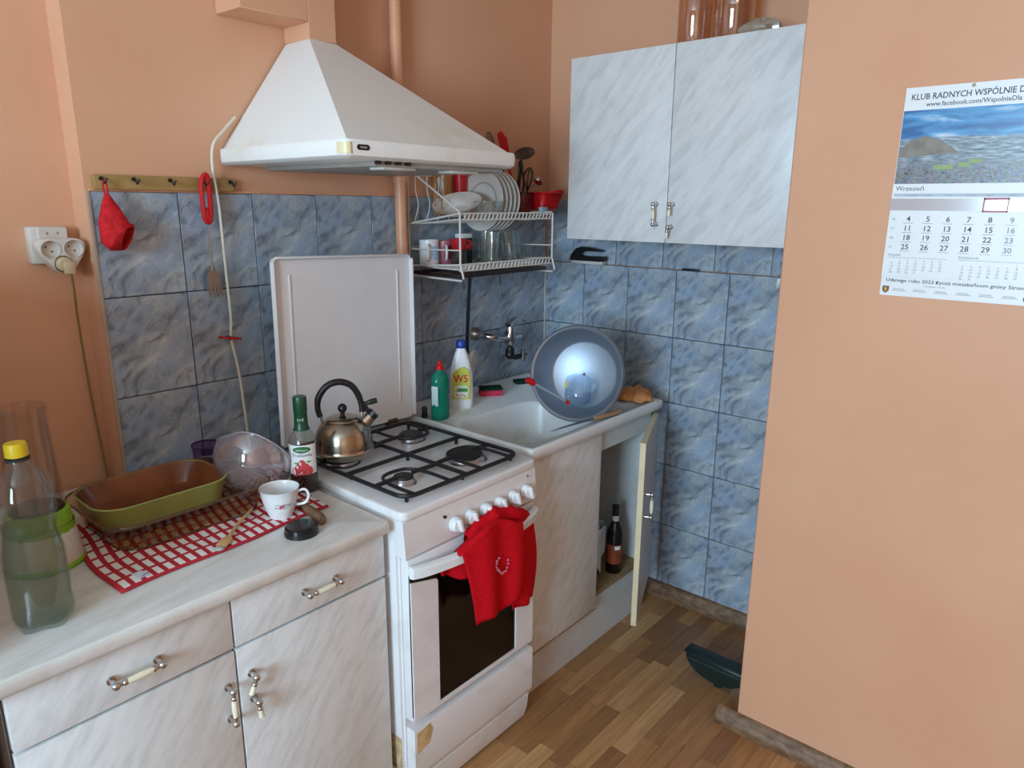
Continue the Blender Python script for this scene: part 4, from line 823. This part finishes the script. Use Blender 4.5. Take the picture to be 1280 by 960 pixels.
mk('back_rail', L(tube([(RX_0, RYB, 1.395), (RX_1, RYB, 1.395)], .0025, 6), o_), WIRE, rk)
for i in range(7):
    x = -.735+.052*i
    mk('plate_divider', L(tube(spline([(x, RYB-.002, 1.474), (x+.012, RYB-.012, 1.53), (x+.004, RYB-.008, 1.58), (x+.010, RYB-.002, 1.628)], 4), .002, 5), o_), WIRE, rk)
mk('drip_tray', L(box(RX_0+.012, RX_1-.012, RYF+.012, RYB-.006, 1.306, 1.318, .003), o_), plain('dark_brown_tray', '#241512', .4), rk)
PLATE = plain('stoneware_white', '#d9d3cb', .22, 0, .03)
pp = [(0, .004), (.055, .004), (.060, .007), (.095, .0155), (.100, .017), (.1005, .0155), (.096, .0125), (.062, .003), (.055, 0), (0, 0)]
pl = None
names = ('white dinner plate right behind the soup plate, first of five in the rack', 'second white dinner plate of five in the rack, counted from the soup plate', 'middle white dinner plate of the five standing in the rack', 'second white dinner plate of five in the rack, counted from the cutlery cup', 'white dinner plate next to the cutlery cup, last of five in the rack')
for i in range(5):
    if pl is None:
        pl = tag(mk('dinner_plate', orient(lathe(pp, 44), (0, 0, 0), (-1, 0, .06), (0, 1, 0)), PLATE), None, 'plate', 'dinner plates standing in the drying rack'); o = pl
        mk('rim_line', orient(lathe([(.0600, .0085), (.0625, .0095), (.0630, .0090)], 44), (0, 0, 0), (-1, 0, .06), (0, 1, 0)), plain('faint_brown_line', '#a88a7c', .4), pl)
    else: o = dup(pl)
    o.location = (-.515+.0215*i, -.130, 1.546); o['label'] = names[i]
one('soup_plate', orient(lathe([(0, .004), (.04, .004), (.058, .024), (.080, .031), (.083, .033), (.080, .029), (.056, .021), (.042, 0), (0, 0)], 36), (-.640, -.128, 1.512), (-.38, -.16, .90)), PLATE, (-.615, -.135, 1.50), 'deep white soup plate tilted in front of the standing dinner plates', 'plate')
solid(one('glass_bowl', lathe([(0, 0), (.03, 0), (.042, .018), (.05, .045), (.051, .046)], 28), clear('bowl_glass', '#eef2f0', .5, .05), (0, 0, 0), 'small clear glass bowl on the upper rack in front of the plates', 'bowl'), .002).location = (-.570, -.196, 1.500)
one('chopping_board', prism(rr(-.612, 1.585, .040, .085, .012, 4), -.030, -.020, .002, 2, 'y'), m_wood('board_wood', '#b37a42', '#c99258', (30, 30, 4)), (-.612, -.025, 1.50), 'small orange brown wooden chopping board standing at the back of the rack', 'board')
one('red_jug', lathe([(0, 0), (.022, 0), (.026, .06), (.022, .062), (.019, .005), (0, .004)], 20), RED, (0, 0, 0), 'narrow red plastic cup behind the chopping board on the rack', 'cup').location = (-.545, -.045, 1.575)
# cutlery stood in the left end of the rack
for k, (x, y, ln, tl_) in enumerate(((-.700, -.07, .135, .10), (-.680, -.09, .12, -.08), (-.664, -.055, .15, .06))):
    v = join(tube([(0, 0, 0), (0, 0, ln*.6)], [.0035, .0025], 6), xf(ball((0, 0, 0), 1, 10, 6), (0, 0, ln*.8), (0, 0, 0), (.010, .0025, ln*.22)))
    one('table_spoon', xf(v, (x, y, 1.487), (.12, tl_, 0)), CHROME, (x, y, 1.487), ('steel spoon stood upright by the rack wires nearest the pipe', 'shorter steel spoon stood in the middle of the three upright spoons', 'longest steel spoon stood beside the chopping board in the rack')[k], 'spoon', 'spoons stood in the rack')
# cutlery cup with kitchen tools
cc = Vector((-.292, -.115, 1.500))
ct = thing('cutlery_cup', 'dark red cutlery cup between the plates and the red colander', 'cup', cc[:])
solid(mk('cup', lathe([(0, .002), (.030, .002), (.033, .008), (.036, .075), (.037, .076)], 24), plain('dark_red_plastic', '#6f1418', .35), ct), .002)
mk('cup_rim', lathe([(.0355, .074), (.0385, .074), (.0385, .078), (.0355, .078)], 24), BLACK, ct)
def tool(name, label, m, pts, rad, extra=None, em=None, ename=None):
    t = thing(name, label, name.split('_')[-1], pts[0]); mk('handle', L(tube(pts, rad, 8), pts[0]), m, t)
    if extra: mk(ename, L(extra, pts[0]), em or m, t)
    return t
DKS = plain('dark_steel', '#57504c', .35, .8)
hp = (-.300, -.128, 1.715)
sl = tool('slotted_skimmer', 'round slotted metal skimmer in the cutlery cup', DKS, [(-.294, -.112, 1.505), (-.290, -.118, 1.62), (-.318, -.125, 1.700)], .004)
nrm_ = Vector((-.25, -.35, 1)).normalized(); 
mk('skimmer_head', L(join(*[orient(tube([(r*math.cos(2*PI*i/24), .62*r*math.sin(2*PI*i/24), 0) for i in range(24)], .0028, 6, True), hp, (-.45, -.55, .7)) for r in (.040, .029, .018, .008)],
   *[orient(tube([(.006*math.cos(a), .62*.006*math.sin(a), 0), (.040*math.cos(a), .62*.040*math.sin(a), 0)], .0022, 5), hp, (-.45, -.55, .7)) for a in [i*PI/6 for i in range(12)]]), (-.294, -.112, 1.505)), DKS, sl)
tool('red_spatula', 'red silicone spatula in the cutlery cup behind the hood edge', RED, [(-.305, -.105, 1.505), (-.335, -.10, 1.62), (-.365, -.098, 1.70)], .005, loft([[(p[0], -.100+p[1]*.2, p[2]) for p in q] for q in ([(-.372, -.02, 1.69), (-.352, -.02, 1.70), (-.352, .02, 1.70), (-.372, .02, 1.69)], [(-.400, -.02, 1.742), (-.368, -.02, 1.762), (-.368, .02, 1.762), (-.400, .02, 1.742)], [(-.415, -.012, 1.772), (-.398, -.012, 1.785), (-.398, .012, 1.785), (-.415, .012, 1.772)])]), RED, 'blade')
tool('wooden_ladle', 'brown wooden ladle leaning out of the cutlery cup', OLDW, [(-.308, -.095, 1.505), (-.360, -.09, 1.63), (-.420, -.088, 1.725)], .005, xf(ball((0, 0, 0), 1, 12, 8), (-.438, -.088, 1.752), (0, -.55, 0), (.018, .008, .032)), OLDW, 'bowl')
tool('steel_whisk', 'dark steel whisk standing in the cutlery cup', DKS, [(-.282, -.110, 1.505), (-.272, -.12, 1.585)], .005, join(*[tube(spline([(-.272, -.12, 1.585), (-.272+.020*math.cos(a), -.122+.020*math.sin(a), 1.635), (-.266, -.126, 1.668), (-.272-.020*math.cos(a), -.122-.020*math.sin(a), 1.635), (-.272, -.12, 1.585)], 5), .0016, 5) for a in (0, .8, 1.6, 2.4)]), DKS, 'wires')
tool('serving_spoon', 'black handled serving spoon in the middle of the cutlery cup', BLACK, [(-.300, -.100, 1.505), (-.306, -.105, 1.60), (-.302, -.108, 1.640)], .007, xf(ball((0, 0, 0), 1, 12, 8), (-.300, -.11, 1.665), (0, .1, 0), (.016, .006, .03)), DKS, 'bowl')
tool('small_ladle', 'small shiny steel ladle tilted over the red colander', STEEL, [(-.285, -.098, 1.505), (-.265, -.10, 1.580), (-.215, -.104, 1.612)], .0035, xf(ball((0, 0, 0), 1, 14, 8), (-.190, -.106, 1.622), (0, .5, 0), (.022, .018, .014)), CHROME, 'bowl')
# red colander basket
cl = thing('red_colander', 'red plastic colander basket on the upper rack nearest the corner', 'colander', (-.205, -.115, 1.515)); o2 = cl.location[:]
def rl4(hx, hy, z, dx=0): return [(p[0]-.198+dx, p[1]-.115, z) for p in rr(0, 0, hx, hy, .018, 4)]
solid(mk('basket', L(loft([rl4(.040, .050, 1.515), rl4(.050, .060, 1.522), rl4(.062, .072, 1.578, .004)], True, False), o2), plain('red_colander_plastic', '#cf1b20', .4), cl), .003)
mk('basket_rim', L(tube(rl4(.063, .073, 1.578, .004), .004, 6, True), o2), plain('red_colander_plastic', '#cf1b20', .4), cl)
for k in range(5): mk('rib', L(box(-.258, -.2545, -.165+.022*k, -.157+.022*k, 1.535, 1.565), o2), plain('red_colander_plastic', '#cf1b20', .4), cl)
mk('basket_handle', L(tube(spline([(-.24, -.186, 1.578), (-.215, -.215, 1.585), (-.18, -.215, 1.585), (-.155, -.186, 1.578)], 4), .004, 6), o2), plain('red_colander_plastic', '#cf1b20', .4), cl)
one('blue_scraper', box(-.300, -.262, -.212, -.196, 1.506, 1.528, .003), plain('pale_blue_plastic', '#9cc4cf', .4), (-.28, -.2, 1.506), 'small pale blue scraper on the rack beside the red colander', 'scraper')
# lower tier
ZR = 1.338
def mugb(r, h): return lathe([(0, .004), (r*.9, .004), (r*.93, 0), (r, .004), (r, h), (r*.94, h), (r*.9, .008), (0, .008)], 26)
for nm, x, y, r, h, colr, lab, hd_ in (('mug', -.712, -.060, .033, .082, PORC, 'white mug with pale blue print on the lower rack nearest the pipe', -2.4), ('mug', -.655, -.075, .029, .078, plain('pink_mug', '#a8606a', .3, 0, .25, 25), 'dusky pink mug beside the white mug on the lower rack', -2.2)):
    mgo = thing(nm, lab, 'mug', (x, y, ZR)); mk('mug_body', mugb(r, h), colr, mgo)
    mk('mug_handle', xf(tube(spline([(r*.95, 0, h*.82), (r+.018, 0, h*.78), (r+.022, 0, h*.5), (r+.014, 0, h*.25), (r*.95, 0, h*.2)], 4), .0042, 8), (0, 0, 0), (0, 0, hd_)), PORC, mgo)
    mk('mug_print', xf(band(.55, r+.0006, h*.25, h*.75), (0, 0, 0), (0, 0, hd_+.9)), plain('pale_blue_print' if r > .03 else 'plum_print', '#a9bfd8' if r > .03 else '#5c2430', .4, 0, .3, 120), mgo)
rc = thing('red_cup', 'round red cup stacked on the pink mug in the lower rack', 'cup', (-.640, -.125, ZR+.046))
mk('cup_body', lathe([(0, 0), (.018, 0), (.026, .018), (.029, .04), (.027, .04), (.023, .018), (0, .006)], 24), plain('glossy_red', '#b8242c', .2), rc)
mk('cup_handle', xf(tube(spline([(.027, 0, .034), (.042, 0, .03), (.040, 0, .014), (.024, 0, .012)], 4), .003, 6), (0, 0, 0), (0, 0, -.8)), plain('glossy_red', '#b8242c', .2), rc)
gpf = lathe([(0, .003), (.022, .003), (.0245, 0), (.027, .003), (.031, .046), (.0295, .046), (.0255, .008), (0, .007)], 24)
one('glass_dish', gpf, GLASS, (0, 0, 0), 'low glass dessert dish under the red cup on the lower rack', 'glass').location = (-.640, -.125, ZR)
bxo = thing('spice_box', 'black spice box with red panel standing in the lower rack', 'box', (-.578, -.09, ZR)); mk('carton', box(-.024, .024, -.018, .018, 0, .085, .001), BLACK, bxo); mk('red_panel', box(-.019, .019, -.0188, -.0178, .045, .068), plain('box_red', '#c22a30', .4), bxo); mk('white_top', box(-.024, .024, -.018, .018, .085, .100, .001), WHITE, bxo)
tg = lathe([(0, .004), (.024, .004), (.026, 0), (.028, .004), (.033, .105), (.0315, .105), (.0265, .010), (0, .009)], 26)
gl_lab = ('clear tumbler standing beside the black spice box in the lower rack', 'clear tumbler in the middle of the lower rack under the plates', 'clear tumbler tilted against its neighbour in the lower rack, next to last towards the corner', 'outermost tilted clear tumbler on the lower rack nearest the room corner')
g0 = None
for k, (x, y, tx) in enumerate(((-.525, -.165, 0), (-.470, -.085, 0), (-.415, -.160, -.20), (-.335, -.115, -.26))):
    if g0 is None: g0 = tag(mk('tumbler', tg, clear('tumbler_glass', '#f0f4f3', .28, .02)), None, 'glass', 'tumblers on the lower rack'); mk('tumbler_base', lathe([(0, .0005), (.0255, .0005), (.0265, .004), (.025, .010), (0, .010)], 24), clear('thick_glass', '#d8e0e0', .4, .08), g0); o = g0
    else: o = dup(g0)
    o.location = (x, y, ZR+(.006 if tx else 0)); o.rotation_euler = (0, tx, 0); o['label'] = gl_lab[k]
sm = thing('stemmed_glass', 'small stemmed liqueur glass behind the side wire of the lower rack', 'glass', (-.600, -.20, ZR))
mk('goblet', lathe([(0, 0), (.022, 0), (.022, .002), (.004, .006), (.0035, .026), (.014, .034), (.021, .055), (.019, .056), (.012, .036), (0, .030)], 22), GLASS, sm)

# ================================================================ RIGHT WALL, CALENDAR, FLOOR
ib = thing('hand_scrubber', 'black handled scrubbing brush on the tile ledge under the wall cabinet', 'brush', (-.012, -.222, 1.310)); o2 = ib.location[:]
hp_ = [(-.142, 1.322), (-.150, 1.345), (-.172, 1.370), (-.200, 1.377), (-.245, 1.374), (-.288, 1.366), (-.289, 1.361), (-.245, 1.361), (-.205, 1.360), (-.185, 1.352), (-.186, 1.343), (-.205, 1.340), (-.303, 1.342), (-.304, 1.326), (-.290, 1.322)]
mk('handle', L(prism(hp_, -.030, .008, .003, 2, 'x'), o2), BLACK, ib)
mk('bristles', L(box(-.028, .006, -.298, -.150, 1.3105, 1.323, .002), o2), plain('pale_bristles', '#c9c6bf', .9, 0, .2, 150, .2, .5), ib)
one('black_clip', box(-.012, .010, -.690, -.628, 1.3105, 1.3175, .002), BLACK, (-.001, -.659, 1.3105), 'small black bar lying on the tile ledge below the cabinet', 'bar')
wh = thing('wall_hook', 'white adhesive hook stuck on a blue tile beside the partition', 'hook', (-.004, -.985, 1.275)); o2 = wh.location[:]
mk('pad', L(prism(rr(-.985, 1.290, .012, .016, .006, 3), -.005, -.0002, .001, 1, 'x'), o2), WHITE, wh)
mk('prong', L(tube(spline([(-.004, -.985, 1.296), (-.014, -.985, 1.284), (-.018, -.985, 1.276), (-.024, -.985, 1.284)], 4), .003, 6), o2), WHITE, wh)
# on top of the wall cabinet
for k, (x, y, r, lab) in enumerate(((-.150, -.690, .052, 'tall clear storage jar nearest the corner on the wall cabinet'), (-.130, -.810, .060, 'wide clear storage jar beside the plastic bag on the wall cabinet'))):
    jr = thing('storage_jar', lab, 'jar', (x, y, 2.0125), 0, 'jars on the wall cabinet')
    mk('jar_wall', lathe([(0, .003), (r*.92, .003), (r, .010), (r, .21), (r*.8, .24), (r*.8, .25), (r*.76, .25), (r*.76, .24), (r*.96, .206), (r*.96, .012), (0, .006)], 28), clear('jar_plastic', '#f3e3d3', .35, .03), jr)
    mk('jar_cap', lathe([(0, .275), (r*.82, .275), (r*.84, .25), (r*.84, .245), (0, .245)], 24), WHITE, jr)
def bagf(u, v):
    a = 2*PI*u; p = PI*v; k = 1+.10*math.sin(5*a+2*p)+.07*math.sin(9*a)
    return (.045*k*math.sin(p)*math.cos(a), .062*k*math.sin(p)*math.sin(a)-.03*max(0, math.cos(p))**2, .024+.026*-math.cos(p)*(1+.3*math.sin(3*a)))
bgo = one('plastic_bag', gsurf(bagf, 26, 14), clear('crinkled_bag', '#cfc7b6', .9, .35, .15), (0, 0, 0), 'small crumpled clear plastic bag on top of the wall cabinet', 'bag'); bgo.location = (-.165, -.912, 2.0145)
# calendar on the partition
XC = -.5205
cal = thing('wall_calendar', 'wall calendar with mountain town photo and red date frame', 'calendar', (XC, -1.60, 1.335)); o2 = cal.location[:]
CY0, CW = -1.409, .335
PAPER = plain('calendar_paper', '#e8e8e6', .35, 0, .01); INK = plain('ink_black', '#25262a', .5); INKG = plain('ink_grey', '#8d929a', .6)
def fit(s_, width, size):
    v, f = text(s_, size, 'LEFT', .012); k = width/(max(p.x for p in v)-min(p.x for p in v)); return [Vector((p.x*k, p.y, 0)) for p in v], f
def cv(vf, y, z, x): return [Vector((x, y-v[0], z+v[1])) for v in vf[0]], vf[1]
mk('board', L(box(XC-.0015, XC-.0002, CY0-CW, CY0, 1.336, 1.792), o2), PAPER, cal)
mph, nt, b = nodes('printed_town_photo')
tcn = nt.nodes.new('ShaderNodeTexCoord'); sep = nt.nodes.new('ShaderNodeSeparateXYZ'); nt.links.new(tcn.outputs['Generated'], sep.inputs[0])
nz = N(nt, 'ShaderNodeTexNoise', Scale=2.2, Detail=4.0, Distortion=.4); nt.links.new(coord(nt, (1, 1.6, 3.4), kind='Generated', loc=(0, .4, .9)), nz.inputs[0])
sky = ramp(nt, nz.outputs[0], [(.38, lin('#1f5f98')), (.56, lin('#4f97c6')), (.72, lin('#cfdbe4'))]).outputs[0]
nh = N(nt, 'ShaderNodeTexNoise', Scale=14.0, Detail=5.0); nt.links.new(coord(nt, (1, 1, 3), kind='Generated'), nh.inputs[0])
hill = ramp(nt, nh.outputs[0], [(.3, lin('#3f5266')), (.5, lin('#7d8a8e')), (.7, lin('#b3bfc6'))]).outputs[0]
vo_ = N(nt, 'ShaderNodeTexVoronoi', Scale=60.0); nt.links.new(coord(nt, (1, 1, .8), kind='Generated'), vo_.inputs[0])
hs = nt.nodes.new('ShaderNodeHueSaturation'); hs.inputs['Saturation'].default_value = .5; hs.inputs['Value'].default_value = .5; nt.links.new(vo_.outputs['Color'], hs.inputs['Color'])
town = mixc(nt, .5, hs.outputs[0], lin('#3a3f42'))
nl = N(nt, 'ShaderNodeTexNoise', Scale=2.6, Detail=3.0); nt.links.new(coord(nt, (1, 1, 0), kind='Generated'), nl.inputs[0])
hz_ = nt.nodes.new('ShaderNodeMath'); hz_.operation = 'MULTIPLY_ADD'; hz_.inputs[1].default_value = -.22; nt.links.new(nl.outputs[0], hz_.inputs[0]); nt.links.new(sep.outputs[2], hz_.inputs[2])
m1 = ramp(nt, hz_.outputs[0], [(.52, (0, 0, 0, 1)), (.55, (1, 1, 1, 1))]).outputs[0]; m2 = ramp(nt, sep.outputs[2], [(.22, (0, 0, 0, 1)), (.42, (1, 1, 1, 1))]).outputs[0]
lo = mixc(nt, m2, town, hill); pc_ = mixc(nt, m1, lo, sky); nt.links.new(pc_, b.inputs['Base Color']); b.inputs['Roughness'].default_value = .3
ph_ = mk('photo_print', L(box(XC-.0022, XC-.0014, CY0-CW+.001, CY0-.001, 1.575, 1.744), o2), mph, cal)
mk('printed_hill', L(prism([(CY0-.001, 1.655), (CY0-.02, 1.679), (CY0-.048, 1.690), (CY0-.075, 1.684), (CY0-.105, 1.664), (CY0-.12, 1.652), (CY0-.06, 1.648), (CY0-.001, 1.645)], XC-.00235, XC-.0021, 0, axis='x'), o2), plain('hill_print', '#7f7566', .4, 0, .25, 40), ph_)
for ya, yb, z in ((.075, .112, 1.622), (.122, .142, 1.626), (.142, .165, 1.633)): mk('printed_building', L(box(XC-.0026, XC-.0022, CY0-yb, CY0-ya, z-.004, z+.005), o2), plain('green_print', '#8ca35a', .4), ph_)
mk('heading', L(cv(fit('KLUB RADNYCH WSPÓLNIE DLA', .226, .0175), CY0-.012, 1.766, XC-.0018), o2), INK, cal)
mk('subheading', L(cv(fit('www.facebook.com/WspolnieDla', .174, .0135), CY0-.043, 1.751, XC-.0018), o2), plain('ink_soft', '#4a4f5a', .5), cal)
mk('pin_hole', L(xf(prism(disc(0, 0, .004, .004, 0, 12)[0], -.0004, 0, 0, axis='x'), (XC-.0016, CY0-.128, 1.787)), o2), plain('brass_eye', '#8a7a66', .4, .5), cal)
XP = XC-.006
pad = mk('date_pad', L(box(XP, XC-.0016, CY0-CW, CY0-.0, 1.382, 1.588), o2), PAPER, cal)
mk('month_name', L(cv(text('Wrzesień', .0145), CY0-.006, 1.573, XP-.0003), o2), INK, pad)
mk('header_band', L(box(XP-.0002, XP+.0001, CY0-CW, CY0-.004, 1.560, 1.567), o2), plain('band_grey', '#b9c2cc', .5), pad)
mk('weekday_text', L(join(*[cv(text(t, .0052), CY0-.028-.0391*i, 1.5615, XP-.0004) for i, t in enumerate(('poniedziałek', 'wtorek', 'środa', 'czwartek', 'piątek', 'sobota', 'niedziela'))]), o2), INKG, pad)
wk_ = [];we = []
for d in range(4, 31):
    col = (d-4) % 7; row = (d-4)//7
    g = cv(text(str(d), .0165, 'CENTER', .010), CY0-.041-.0391*col, 1.506-.0208*row, XP-.0003)
    (we if col > 4 else wk_).append(g)
    (we if col > 4 else wk_).append(cv(flat(-.010, .010, -.0045, -.0038), CY0-.041-.0391*col, 1.506-.0208*row, XP-.0003))
mk('dates', L(join(*wk_), o2), INK, pad); mk('weekend_dates', L(join(*we), o2), INKG, pad)
mk('week_numbers', L(join(*[cv(text(str(36+i), .008), CY0-.006, 1.508-.0208*i, XP-.0003) for i in range(4)]), o2), INKG, pad)
for q, (y0, mn, st_, nd) in enumerate(((CY0-.008, 'Sierpień', 1, 31), (CY0-.150, 'Październik', 6, 31))):
    g = [cv(text(mn, .008), y0, 1.428, XP-.0003), cv(flat(0, .12, 0, .0006), y0, 1.4245, XP-.0003)]
    for d in range(1, nd+1): g.append(cv(text(str(d), .0062, 'CENTER'), y0-.010-.0165*((d-1+st_) % 7), 1.4165-.0068*((d-1+st_)//7), XP-.0003))
    mk('small_month', L(join(*g), o2), plain('ink_mid', '#666c76', .5), pad)
# clear slider strip with red frame
sl_ = mk('slider_strip', L(box(XP-.0022, XP-.0012, CY0-CW-.002, CY0+.002, 1.530, 1.556), o2), clear('slider_film', '#f4f8fb', .9, .18, .12), cal)
mk('red_frame', L(join(box(XP-.003, XP-.002, CY0-.226, CY0-.180, 1.5535, 1.5575), box(XP-.003, XP-.002, CY0-.226, CY0-.180, 1.528, 1.5310), box(XP-.003, XP-.002, CY0-.1825, CY0-.180, 1.528, 1.5575), box(XP-.003, XP-.002, CY0-.226, CY0-.2235, 1.528, 1.5575)), o2), plain('frame_red', '#a8303c', .4), cal)
mk('greeting', L(cv(fit('Udanego roku 2023 życzą mieszkańcom gminy Stronie Śląskie', .315, .0105), CY0-.010, 1.369, XC-.0018), o2), INK, cal)
mk('small_print', L(join(cv(text('Kandydaci i Radni', .006), CY0-.09, 1.3605, XC-.0018), *[cv(flat(a, a+l_, 0, .0012), CY0-.026-.043*i, z, XC-.0018) for i in range(6) for a, l_, z in ((.002, .022, 1.352), (0, .028, 1.3485))]), o2), INKG, cal)
cr = mk('crest', L(prism([(CY0-.005, 1.358), (CY0-.019, 1.358), (CY0-.019, 1.347), (CY0-.012, 1.341), (CY0-.005, 1.347)], XC-.0022, XC-.0014, 0, axis='x'), o2), plain('crest_brown', '#7d4a2a', .5), cal)
mk('crest_charge', L(prism([(CY0-.009, 1.355), (CY0-.015, 1.354), (CY0-.014, 1.346), (CY0-.010, 1.347)], XC-.0026, XC-.0021, 0, axis='x'), o2), plain('crest_gold', '#d0a23a', .5), cr)
mk('ring_logo', L(cv(([Vector((.009*f*math.cos(t), .009*f*math.sin(t), 0)) for t in [2*PI*i/20 for i in range(20)] for f in (1, .72)], [[2*i, 2*i+1, (2*i+3) % 40, (2*i+2) % 40] for i in range(20)]), CY0-.288, 1.350, XC-.0018), o2), plain('logo_blue', '#2b3f8f', .5), cal)
# dark green half round plastic scoop on the floor in the alcove
gs = thing('green_plastic_scoop', 'dark green half round plastic scoop on the floor in the alcove', 'scoop', (-.376, -1.045, 0)); o2 = gs.location[:]
GRN = plain('dark_green_plastic', '#12231f', .4, 0, .3, 20)
def hull(k, x, zt): return [(x, -1.045+.112*k*math.cos(PI+PI*i/16), zt-.075*k*math.sin(PI*i/16)) for i in range(17)]
solid(mk('hull', L(loft([hull(.90, -.352, .092), hull(.98, -.358, .097), hull(1, -.375, .098), hull(1, -.392, .098), hull(.95, -.402, .094)], True, True, False), o2), GRN, gs), .004)
mk('top_lip', L(box(-.405, -.350, -1.160, -.930, .092, .099, .003), o2), GRN, gs)
mk('ridge', L(box(-.408, -.400, -1.150, -.940, .076, .081, .002), o2), plain('worn_green', '#2b3a36', .5), gs)
mk('foot', L(box(-.388, -.364, -1.060, -1.036, 0, .034, .003), o2), GRN, gs)
# inside the sink cabinet
bb_ = thing('beer_bottle', 'dark brown beer bottle with orange label in the sink cabinet', 'bottle', (-.279, -.566, .2072))
mk('bottle', lathe([(0, 0), (.029, 0), (.0305, .004), (.0305, .145), (.027, .168), (.016, .195), (.0128, .215), (.0125, .252), (.0140, .254), (.0140, .262), (0, .262)], 24), plain('brown_bottle_glass', '#1c0f0a', .12), bb_)
mk('label', xf(band(1.2, .0311, .04, .115), (0, 0, 0), (0, 0, math.radians(-140))), plain('orange_label', '#8e3d22', .5, 0, .3, 60), bb_)
mk('label_patch', xf(band(.35, .0316, .098, .112), (0, 0, 0), (0, 0, math.radians(-125))), WHITE, bb_)
mk('neck_label', xf(band(1.0, .0150, .205, .225), (0, 0, 0), (0, 0, math.radians(-140))), plain('neck_paper', '#b9b2a4', .5), bb_)
tb = thing('waste_bin', 'dark waste bin lined with a white plastic bag in the sink cabinet', 'bin', (-.356, -.494, .2072)); tb.scale = (.76, .76, 1)
mk('bucket', lathe([(0, 0), (.062, 0), (.066, .01), (.078, .17), (.075, .17), (.063, .012), (0, .008)], 28), plain('bin_black', '#131315', .4), tb)
def liner(u, v):
    a = 2*PI*u; q = 1-v; r = .078+.010*math.sin(6*a)*v+.006*math.sin(11*a+1)+.004
    z = .175-.115*v*(1+.25*math.sin(3*a+.5)+.15*math.sin(7*a)); return (r*math.cos(a), r*math.sin(a), z+.02*(1-v)**4)
solid(mk('bin_liner', gsurf(liner, 48, 10), plain('white_film', '#c9ccd2', .35), tb), .0015)
def heap(u, v):
    a = 2*PI*u; r = .072*v; return (r*math.cos(a), r*math.sin(a), .165+.05*(1-v*v)+.010*math.sin(4*a+7*v)*v)
mk('bin_bag_top', gsurf(heap, 30, 8), plain('white_film', '#c9ccd2', .35), tb)
scene.cycles.transparent_max_bounces = 24
